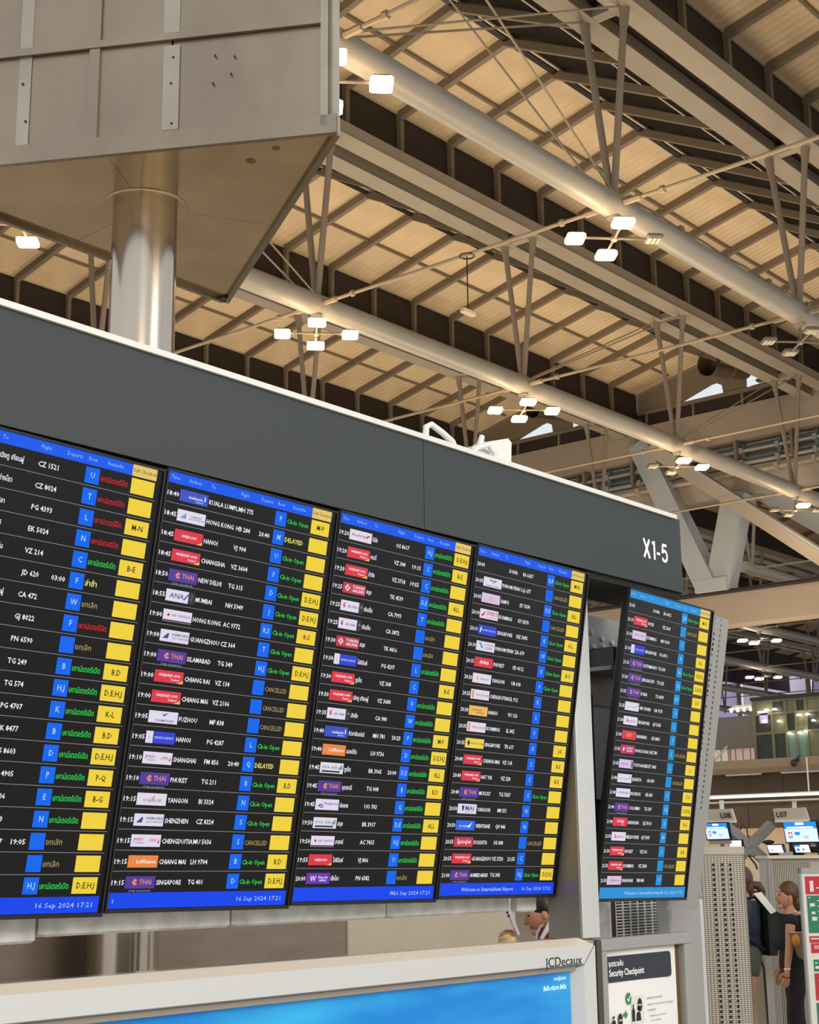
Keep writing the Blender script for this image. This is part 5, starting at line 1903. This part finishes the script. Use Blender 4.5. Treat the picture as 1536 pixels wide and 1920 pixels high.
# glazed lift shaft
t = thing('lift_shaft', (XM + 1, 36.5, 6.9), 'glazed lift shaft with green-grey frames on the far mezzanine', 'lift shaft')
ys = [39.1, 38.0, 37.2, 36.6, 36.0, 35.2, 34.2, 33.0]
zs = [6.9, 8.35, 9.4, 10.1]
for y in ys:
    m = MB()
    m.box(XM + 0.5, XM + 0.68, y - 0.07, y + 0.07, 6.9, 10.15)
    m.build('frame_post', 'lift_frame', t)
for z in zs:
    m = MB()
    m.box(XM + 0.52, XM + 0.66, ys[-1], ys[0], z - 0.06, z + 0.06)
    m.build('frame_rail', 'lift_frame', t)
pc = ['lift_dark', 'lift_dark', 'lift_teal', 'lift_teal', 'lift_frame', 'lift_frame', 'lift_frame']
for i in range(len(ys) - 1):
    for j in range(3):
        m = MB()
        m.box(XM + 0.58, XM + 0.6, ys[i + 1] + 0.08, ys[i] - 0.08, zs[j] + 0.07, zs[j + 1] - 0.07)
        m.build('pane', pc[i] if j == 0 else ('lift_dark' if (i + j) % 2 else 'lift_frame'), t)
m = MB()
m.box(XM + 0.4, XM + 3.5, ys[-1] - 0.2, ys[0] + 0.1, 10.15, 10.35)
m.build('roof', 'lift_dark', t)
for y, z in ((38.6, 9.5), (38.2, 9.6), (37.7, 9.6), (38.4, 9.0), (37.5, 8.95), (36.3, 9.2), (35.8, 9.2), (35.5, 8.85), (36.95, 8.25), (36.35, 8.25), (36.0, 8.3)):  # glowing beads stand in for reflections on the opaque panes
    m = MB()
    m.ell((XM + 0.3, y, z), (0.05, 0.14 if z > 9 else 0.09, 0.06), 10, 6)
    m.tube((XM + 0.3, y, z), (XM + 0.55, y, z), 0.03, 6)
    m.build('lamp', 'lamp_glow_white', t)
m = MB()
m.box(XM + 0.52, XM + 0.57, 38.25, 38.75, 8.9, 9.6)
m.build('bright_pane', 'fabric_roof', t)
t = thing('security_camera', (XM - 0.2, 36.4, 6.8), 'small dark camera fixed to the tan mezzanine edge', 'camera')
m = MB()
m.ell((XM - 0.3, 36.5, 6.62), (0.16, 0.17, 0.2), 12, 8)
m.box(XM - 0.3, XM - 0.01, 36.3, 36.45, 6.7, 6.85)
m.beam((XM - 0.3, 36.5, 6.7), (XM - 0.3, 36.15, 6.95), 0.1, 0.1)
m.build('body', 'kiosk_dark', t, smooth=50)
t = thing('shop_lamps', (XM + 2, 40.5, 9.8), 'flat cream canopy of small lamps above the grey shop fascia', 'canopy lamp')
m = MB()
m.prism([(XM + 1, 41.0, 9.85), (XM + 1, 38.9, 9.95), (XM + 1, 39.2, 10.05), (XM + 1, 40.4, 10.05)], (1.5, 0, 0))
m.build('canopy', 'far_shop', t)
for y in (40.7, 40.3, 39.9, 39.5):
    m = MB()
    m.ell((XM + 1, y, 9.78), (0.09, 0.09, 0.1), 8, 6)
    m.build('lamp', 'lamp_glow_white', t)

# lilac fabric roof beyond; emission stands in for daylight through the cloth
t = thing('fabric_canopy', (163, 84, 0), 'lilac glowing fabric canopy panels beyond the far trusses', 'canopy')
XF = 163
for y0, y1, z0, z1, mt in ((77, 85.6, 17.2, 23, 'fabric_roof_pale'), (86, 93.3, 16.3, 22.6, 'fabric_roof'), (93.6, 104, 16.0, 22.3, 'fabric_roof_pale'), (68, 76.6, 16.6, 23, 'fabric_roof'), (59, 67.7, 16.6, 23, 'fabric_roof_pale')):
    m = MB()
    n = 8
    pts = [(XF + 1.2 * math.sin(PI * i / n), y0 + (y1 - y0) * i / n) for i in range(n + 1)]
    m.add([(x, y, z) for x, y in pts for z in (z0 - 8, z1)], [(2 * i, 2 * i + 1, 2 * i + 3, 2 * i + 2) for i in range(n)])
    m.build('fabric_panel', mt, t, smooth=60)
for y in (68, 77, 86, 93.5, 104):
    m = MB()
    m.tube((XF - 0.3, y, 0), (XF - 0.3, y, 22), 0.3, 8)
    m.build('mast', 'post_paint', t)
m = MB()
m.tube((XF - 2, 92, 14.3), (XF - 1, 77, 19.4), 0.25, 8)
m.build('fabric_edge', 'post_paint', t)

# ---------------------------------------------------------------- people
def skin_graph(joints, edges, root, sub=2):
    # one continuous surface grown over a skeleton of joints with radii
    names = list(joints)
    me = bpy.data.meshes.new('skeleton')
    me.from_pydata([joints[n][0] for n in names], [(names.index(a), names.index(b)) for a, b in edges], [])
    o = bpy.data.objects.new('skeleton', me)
    COL.objects.link(o)
    bm = bmesh.new()
    bm.from_mesh(me)
    lay = bm.verts.layers.skin.verify()
    bm.verts.ensure_lookup_table()
    for i, n in enumerate(names):
        r = joints[n][1]
        bm.verts[i][lay].radius = r if isinstance(r, tuple) else (r, r)
        bm.verts[i][lay].use_root = (n == root)
    bm.to_mesh(me)
    bm.free()
    sk = o.modifiers.new('skin', 'SKIN')
    sk.use_smooth_shade = True
    sb = o.modifiers.new('sub', 'SUBSURF')
    sb.levels = sub
    dg = bpy.context.evaluated_depsgraph_get()
    dg.update()
    ev = o.evaluated_get(dg)
    em = ev.to_mesh()
    vs = [v.co.copy() for v in em.vertices]
    fs = [tuple(p.vertices) for p in em.polygons]
    ev.to_mesh_clear()
    bpy.data.objects.remove(o)
    bpy.data.meshes.remove(me)
    return vs, fs


ARM = {'L': ((0.05, 0.155, 1.235), (0.09, 0.20, 1.0), (0.12, 0.195, 0.82)), 'R': ((0.03, -0.155, 1.235), (0.04, -0.20, 1.0), (0.08, -0.2, 0.82))}


def figure(name, label, base, facing, scale, arms=ARM, head=(0.02, 0, 1.44), lean=0.0, skin='skin', top='cloth_black', legs='cloth_black', hair='hair_brown',
           sleeve=0.25, leg_len=1.0, bare_legs=False, stride=0.06, shoulder=1.0, nod=0.0):
    F = Vector((facing[0], facing[1], 0)).normalized()
    Lf = Vector((-F.y, F.x, 0))
    base = Vector(base)
    t = thing(name, base, label, 'person')

    def W(p):
        p = Vector(p)
        return base + (F * (p.x + lean * max(0, p.z - 0.8)) + Lf * p.y + Vector((0, 0, p.z))) * scale
    J = {'pelvis': ((0, 0, 0.84), 0.112), 'waist': ((0.0, 0, 0.98), 0.1), 'chest': ((0.01, 0, 1.14), 0.108), 'collar': ((0.0, 0, 1.255), 0.062),
         'neck': ((0.005, 0, 1.33), 0.047), 'skull': ((head[0] - 0.02, head[1], head[2] - 0.04), 0.05)}
    E_ = [('pelvis', 'waist'), ('waist', 'chest'), ('chest', 'collar'), ('collar', 'neck'), ('neck', 'skull')]
    for s, k in ((1, 'L'), (-1, 'R')):
        a, b, c = arms[k]
        J['shoulder' + k] = (a, 0.05)
        J['elbow' + k] = (b, 0.036)
        J['forearm' + k] = (tuple(Vector(b).lerp(Vector(c), 0.35)), 0.036)
        J['wrist' + k] = (c, 0.024)
        J['palm' + k] = (tuple(Vector(c) + (Vector(c) - Vector(b)).normalized() * 0.06), (0.034, 0.017))
        E_ += [('collar', 'shoulder' + k), ('shoulder' + k, 'elbow' + k), ('elbow' + k, 'forearm' + k), ('forearm' + k, 'wrist' + k), ('wrist' + k, 'palm' + k)]
        st_ = stride * s
        J['hip' + k] = ((0, 0.075 * s, 0.79), 0.082)
        J['knee' + k] = ((0.02 + st_ * 0.5, 0.08 * s, 0.45), 0.052)
        J['calf' + k] = ((st_ * 0.7, 0.08 * s, 0.32), 0.05)
        J['ankle' + k] = ((-0.01 + st_, 0.08 * s, 0.075), 0.034)
        J['toe' + k] = ((0.13 + st_, 0.085 * s, 0.035), 0.032)
        E_ += [('pelvis', 'hip' + k), ('hip' + k, 'knee' + k), ('knee' + k, 'calf' + k), ('calf' + k, 'ankle' + k), ('ankle' + k, 'toe' + k)]
    vs, fs = skin_graph(J, E_, 'pelvis')
    m = MB()
    m.add(vs, fs)
    # head with brow, cheeks, nose, chin and ears
    hx, hy, hz = head

    def N(p):
        # nod: turn the head about the top of the neck
        c_, s_ = math.cos(nod), math.sin(nod)
        x_, z_ = p.x - hx + 0.02, p.z - hz + 0.1
        return Vector((hx - 0.02 + x_ * c_ + z_ * s_, p.y, hz - 0.1 - x_ * s_ + z_ * c_))
    h0 = len(m.v)

    def hshape(d):
        k = 1.0
        if d.z < -0.2:
            k = 1 - 0.3 * (-d.z - 0.2)
        fx = 1.0
        if d.x > 0.3 and d.z < 0.1:
            fx = 1.02
        if d.x < -0.2 and d.z < -0.3:
            fx = 0.8
        return Vector((fx, k, 1))
    m.ell((hx, hy, hz), (0.094, 0.074, 0.115), 20, 14, hshape)
    m.ell((hx + 0.068, hy, hz - 0.088), (0.026, 0.03, 0.022), 10, 6)
    m.add([(hx + 0.088, hy, hz + 0.02), (hx + 0.082, hy + 0.017, hz - 0.035), (hx + 0.118, hy, hz - 0.03), (hx + 0.082, hy - 0.017, hz - 0.035), (hx + 0.088, hy, hz - 0.042)],
          [(0, 1, 2), (0, 2, 3), (1, 4, 2), (2, 4, 3), (0, 3, 4, 1)])
    for s in (-1, 1):
        m.ell((hx - 0.004, hy + s * 0.074, hz - 0.01), (0.018, 0.008, 0.03), 10, 8)
    m.map(N, h0)
    # fingers and thumb
    for s, k in ((1, 'L'), (-1, 'R')):
        c = Vector(J['palm' + k][0])
        d = (Vector(arms[k][2]) - Vector(arms[k][1])).normalized()
        side = Vector((1, 0, 0)) - d * d.x
        side.normalize()
        inw = d.cross(side) * (1 if d.cross(side).y * s < 0 else -1)
        for q in range(4):
            o0 = c + side * (0.024 - 0.016 * q) + d * 0.022
            ln = (0.062, 0.07, 0.066, 0.052)[q]
            m.path([o0 - d * 0.02, o0 + d * ln * 0.45 + inw * 0.004, o0 + d * ln * 0.8 + inw * 0.016, o0 + d * ln + inw * 0.03], 0.008, 6, [0.009, 0.0085, 0.0078, 0.006])
        o0 = c + side * 0.026 - d * 0.02
        m.path([o0 - d * 0.015, o0 + side * 0.02 + d * 0.012 + inw * 0.008, o0 + side * 0.026 + d * 0.038 + inw * 0.016], 0.009, 6, [0.011, 0.009, 0.007])
    m.mi = 1
    h0 = len(m.v)
    m.ell((hx + 0.083, hy, hz - 0.058), (0.012, 0.022, 0.008), 8, 6)
    m.mi = 2
    for s in (-1, 1):
        m.ell((hx + 0.078, hy + s * 0.032, hz + 0.012), (0.01, 0.015, 0.007), 8, 6)
        m.path([(hx + 0.08, hy + s * 0.018, hz + 0.036), (hx + 0.078, hy + s * 0.036, hz + 0.04), (hx + 0.062, hy + s * 0.052, hz + 0.034)], 0.0035, 5)
    m.map(N, h0)
    m.map(W)
    m.build('body', [skin, 'lip', 'eye_dark'], t, smooth=70)
    # top
    T = {'hem': ((0, 0, 0.80), 0.15), 'pelvis': ((0, 0, 0.87), 0.145), 'waist': (J['waist'][0], 0.13), 'chest': (J['chest'][0], 0.142), 'collar': ((0.0, 0, 1.25), 0.085), 'neckline': ((0.0, 0, 1.285), 0.066)}
    TE = [('hem', 'pelvis'), ('pelvis', 'waist'), ('waist', 'chest'), ('chest', 'collar'), ('collar', 'neckline')]
    for k in 'LR':
        a, b, c = [Vector(p) for p in arms[k]]
        T['shoulder' + k] = (tuple(a), 0.07)
        TE.append(('collar', 'shoulder' + k))
        if sleeve <= 1:
            T['sleeve' + k] = (tuple(a.lerp(b, sleeve)), 0.06)
            TE.append(('shoulder' + k, 'sleeve' + k))
        else:
            T['elbow' + k] = (tuple(b), 0.052)
            T['sleeve' + k] = (tuple(b.lerp(c, sleeve - 1)), 0.046)
            TE += [('shoulder' + k, 'elbow' + k), ('elbow' + k, 'sleeve' + k)]
    vs, fs = skin_graph(T, TE, 'chest')
    m = MB()
    m.add(vs, fs)
    m.map(W)
    m.build('top', top, t, smooth=70)
    # trousers or shorts
    G = {'waistband': ((0, 0, 0.96), 0.122), 'pelvis': ((0, 0, 0.86), 0.13)}
    GE = [('waistband', 'pelvis')]
    for k in 'LR':
        G['hip' + k] = (J['hip' + k][0], 0.102)
        GE.append(('pelvis', 'hip' + k))
        if bare_legs:
            hk = Vector(J['hip' + k][0]).lerp(Vector(J['knee' + k][0]), 0.5)
            G['hem' + k] = (tuple(hk), 0.095)
            GE.append(('hip' + k, 'hem' + k))
        else:
            G['knee' + k] = (J['knee' + k][0], 0.07)
            G['hem' + k] = ((J['ankle' + k][0][0], J['ankle' + k][0][1], 0.11), 0.062)
            GE += [('hip' + k, 'knee' + k), ('knee' + k, 'hem' + k)]
    vs, fs = skin_graph(G, GE, 'pelvis')
    m = MB()
    m.add(vs, fs)
    m.map(W)
    m.build('shorts' if bare_legs else 'trousers', legs, t, smooth=70)
    for k in 'LR':
        a, b = Vector(J['ankle' + k][0]), Vector(J['toe' + k][0])
        m = MB()
        m.path([a + Vector((-0.05, 0, -0.035)), a + Vector((0.0, 0, -0.03)), a.lerp(b, 0.6) + Vector((0, 0, -0.01)), b + Vector((0.02, 0, -0.005))], 0.04, 10, [0.034, 0.04, 0.038, 0.028])
        m.map(W)
        m.build('shoe', 'cloth_black', t, smooth=70)
    # hair
    m = MB()
    m.ell((hx - 0.014, hy, hz + 0.022), (0.098, 0.085, 0.11), 20, 14, lambda d: Vector((0.9 if d.x > 0.35 and d.z < 0.2 else 1, 0.96 if d.x > 0.1 and d.z < 0 else 1, 0.5 if d.z < -0.1 and d.x > -0.15 else 1)))
    m.ell((hx - 0.066, hy, hz - 0.055), (0.048, 0.066, 0.09), 12, 8)
    m.map(N)
    m.map(W)
    hr = m.build('hair', hair, t, smooth=70)
    return t, W


# woman in black with a shoulder bag
FL = (-0.66, 0.75)
wom, WW = figure('person', 'woman in a black sleeveless top and black trousers, brown hair tied back, brown bag on her shoulder', (12.40, 6.18, 0), FL, 0.985, sleeve=0.22, skin='skin_dark', lean=0.0)
wom['label'] = 'woman in black top and trousers with a brown shoulder bag, facing left'
m = MB()
m.ell((0.02 + 0.002, 0.083, 1.405), (0.005, 0.005, 0.006), 8, 6)
m.map(WW)
m.build('earring', 'cloth_white', wom)
m = MB()
m.lathe((0, 0, 0), [(0.027, -0.008), (0.03, 0), (0.027, 0.008)], 14)
m.map(lambda p: WW(Vector((0.118, 0.195, 0.835)) + p))
m.build('bracelet', 'cloth_white', wom)
bag = thing('shoulder_bag', WW((-0.05, 0.24, 0.9)), 'brown tapered shoulder bag with a pale strap hanging behind the woman in black', 'bag')
m = MB()
pr = [(0.09, 0.21, 1.14), (-0.16, 0.21, 1.14), (-0.12, 0.22, 0.93), (-0.09, 0.22, 0.915), (0.0, 0.22, 0.915), (0.03, 0.22, 0.94)]
n = len(pr)
m.add([WW(p) for p in pr] + [WW((p[0], p[1] + 0.1, p[2])) for p in pr], [tuple(range(n)), tuple(range(2 * n - 1, n - 1, -1))] + [(i, n + i, n + (i + 1) % n, (i + 1) % n) for i in range(n)])
m.build('body', 'bag_brown', bag)
m = MB()
m.path([WW(p) for p in ((-0.15, 0.27, 1.14), (-0.14, 0.25, 1.2), (-0.06, 0.21, 1.28), (0.02, 0.16, 1.315))], 0.013, 6)
m.build('strap', 'strap_tan', bag, smooth=60)
m = MB()
c = WW((0.06, 0.325, 1.08))
m.ell(tuple(c), (0.035, 0.035, 0.05), 10, 6)
m.build('tag', 'tag_orange', bag, smooth=60)
m = MB()
m.path([WW(p) for p in ((0.09, 0.265, 1.142), (-0.03, 0.265, 1.135), (-0.16, 0.265, 1.142))], 0.008, 6)
m.build('rim', 'strap_tan', bag, smooth=60)
t = thing('carrier_bag', (12.66, 6.16, 0), 'dark blue carrier bag on a grey trolley behind the woman in black', 'bag')
m = MB()
q = Vector((12.66, 6.14, 0))
m.prism([q + SV * a + Vector((0, 0, z)) for a, z in ((-0.04, 0.66), (0.13, 0.64), (0.12, 0.88), (0.02, 0.92), (-0.06, 0.86))], DV * 0.2)
m.build('bag', 'blue_bag', t)
m = MB()
m.prism([q + SV * a + Vector((0, 0, z)) for a, z in ((-0.04, 0.0), (0.13, 0.0), (0.12, 0.63), (-0.04, 0.65))], DV * 0.18)
m.build('trolley', 'kiosk_grey', t)

# traveller with a backpack
p2, W2 = figure('person', 'traveller in a navy shirt and green shorts with tied brown hair, seen from behind', (12.70, 6.79, 0), (-0.75, 0.66), 1.07, sleeve=0.7, top='cloth_navy', legs='cloth_green', bare_legs=True, hair='hair_brown', stride=0.05)
m = MB()
m.path([W2(p) for p in ((-0.09, 0, 1.41), (-0.14, 0, 1.40), (-0.17, 0.01, 1.35), (-0.18, 0.01, 1.29))], 0.03, 8, [0.03, 0.04, 0.032, 0.012])
m.build('ponytail', 'hair_brown', p2, smooth=70)
bp_ = thing('backpack', W2((-0.25, 0, 0.85)), 'large black backpack with white papers on top, carried by the traveller in navy', 'backpack')
m = MB()
pr = [(-0.13, 1.22), (-0.15, 1.245), (-0.30, 1.15), (-0.325, 1.12), (-0.27, 0.86), (-0.24, 0.83), (-0.14, 0.83), (-0.13, 0.86)]
n = len(pr)
for w_, k in ((0.17, 1.0),):
    vs = [W2((x, y, z)) for y in (-w_, -w_ * 0.8, w_ * 0.8, w_) for x, z in [((p[0] + 0.22) * (0.9 if abs(y) == w_ else 1.0) - 0.22, (p[1] - 1.04) * (0.93 if abs(y) == w_ else 1.0) + 1.04) for p in pr]]
    fc = [tuple(range(n - 1, -1, -1)), tuple(range(3 * n, 4 * n))]
    for r in range(3):
        for i in range(n):
            j = (i + 1) % n
            fc.append((r * n + i, r * n + j, (r + 1) * n + j, (r + 1) * n + i))
    m.add(vs, fc)
m.build('body', 'bag_black', bp_, smooth=40)
m = MB()
vs = [W2(p) for p in ((-0.03, 0.16, 1.34), (-0.03, 0.165, 1.34), (-0.16, 0.19, 1.17), (-0.16, 0.185, 1.17), (-0.10, 0.16, 1.35), (-0.10, 0.165, 1.35), (-0.21, 0.19, 1.19), (-0.21, 0.185, 1.19))]
m.add(vs, [(0, 1, 2, 3), (7, 6, 5, 4), (0, 4, 5, 1), (1, 5, 6, 2), (2, 6, 7, 3), (3, 7, 4, 0)])
m.build('paper_pocket', 'cloth_white', bp_)
for s in (-0.1, 0.1):
    m = MB()
    m.path([W2(p) for p in ((-0.13, s, 1.24), (-0.06, s, 1.31), (0.04, s * 1.05, 1.29), (0.11, s * 1.1, 1.15), (0.06, s * 1.3, 0.98), (-0.11, s * 1.3, 0.88))], 0.016, 6)
    m.build('strap', 'bag_black', bp_, smooth=60)

# person looking down at a phone, seen through the gap
ARM3 = {'L': ((0.04, 0.155, 1.235), (0.12, 0.22, 1.04), (0.25, 0.13, 1.18)), 'R': ((0.04, -0.155, 1.235), (0.12, -0.21, 1.03), (0.25, -0.05, 1.2))}
p3, W3 = figure('person', 'dark-haired person in a red shirt bent over a phone, seen under the fourth display', (7.70, 5.36, 0), (-0.72, 0.69), 1.05, arms=ARM3, head=(0.07, 0, 1.385), hair='hair_dark', top='cloth_red', legs='cloth_black', sleeve=0.5, skin='skin', nod=0.35)
m = MB()
m.path([W3(p) for p in ((0.06, 0.1, 1.33), (0.12, 0.12, 1.24), (0.14, 0.1, 1.1))], 0.016, 6)
m.path([W3(p) for p in ((0.08, 0.05, 1.345), (0.135, 0.04, 1.26), (0.145, 0.04, 1.12))], 0.012, 6)
m.build('collar_stripes', 'cloth_white', p3, smooth=60)
m = MB()
m.path([W3(p) for p in ((-0.03, 0.12, 1.33), (0.03, 0.15, 1.25), (0.02, 0.17, 1.1))], 0.03, 6)
m.build('dark_yoke', 'cloth_black', p3, smooth=60)
t = thing('phone', W3((0.285, 0.08, 1.33)), 'pale phone held up in front of the face of the bending person', 'phone')
m = MB()
a = [(-0.008, -0.038, -0.075), (0.008, -0.038, -0.075), (0.008, 0.038, -0.075), (-0.008, 0.038, -0.075), (-0.008, -0.038, 0.075), (0.008, -0.038, 0.075), (0.008, 0.038, 0.075), (-0.008, 0.038, 0.075)]
m.add([W3(Vector((0.285, 0.08, 1.33)) + Vector((p[0] + p[2] * 0.4, p[1], p[2]))) for p in a], [(3, 2, 1, 0), (4, 5, 6, 7), (0, 1, 5, 4), (1, 2, 6, 5), (2, 3, 7, 6), (3, 0, 4, 7)])
m.build('case', 'phone_white', t)
m = MB()
for dz in (0.03, 0.05):
    c = W3((0.30 + dz * 0.4, 0.12, 1.33 + dz))
    m.ell(tuple(c), (0.008, 0.008, 0.008), 8, 5)
m.build('camera_lenses', 'cloth_black', t)['kind'] = 'stuff'
t = thing('orange_pouch', W3((0.33, 0.16, 1.16)), 'small orange cloth pouch held beside the phone', 'pouch')
m = MB()
c = W3((0.33, 0.16, 1.22))
m.ell(tuple(c), (0.055, 0.055, 0.07), 12, 8, lambda d: Vector((1, 1, 1.0)) * (0.65 if d.z > 0.5 else 1.0))
m.build('pouch', 'yellow_cloth', t, smooth=60)

bpy.data.objects.remove(_fo)
bpy.data.curves.remove(_fc)
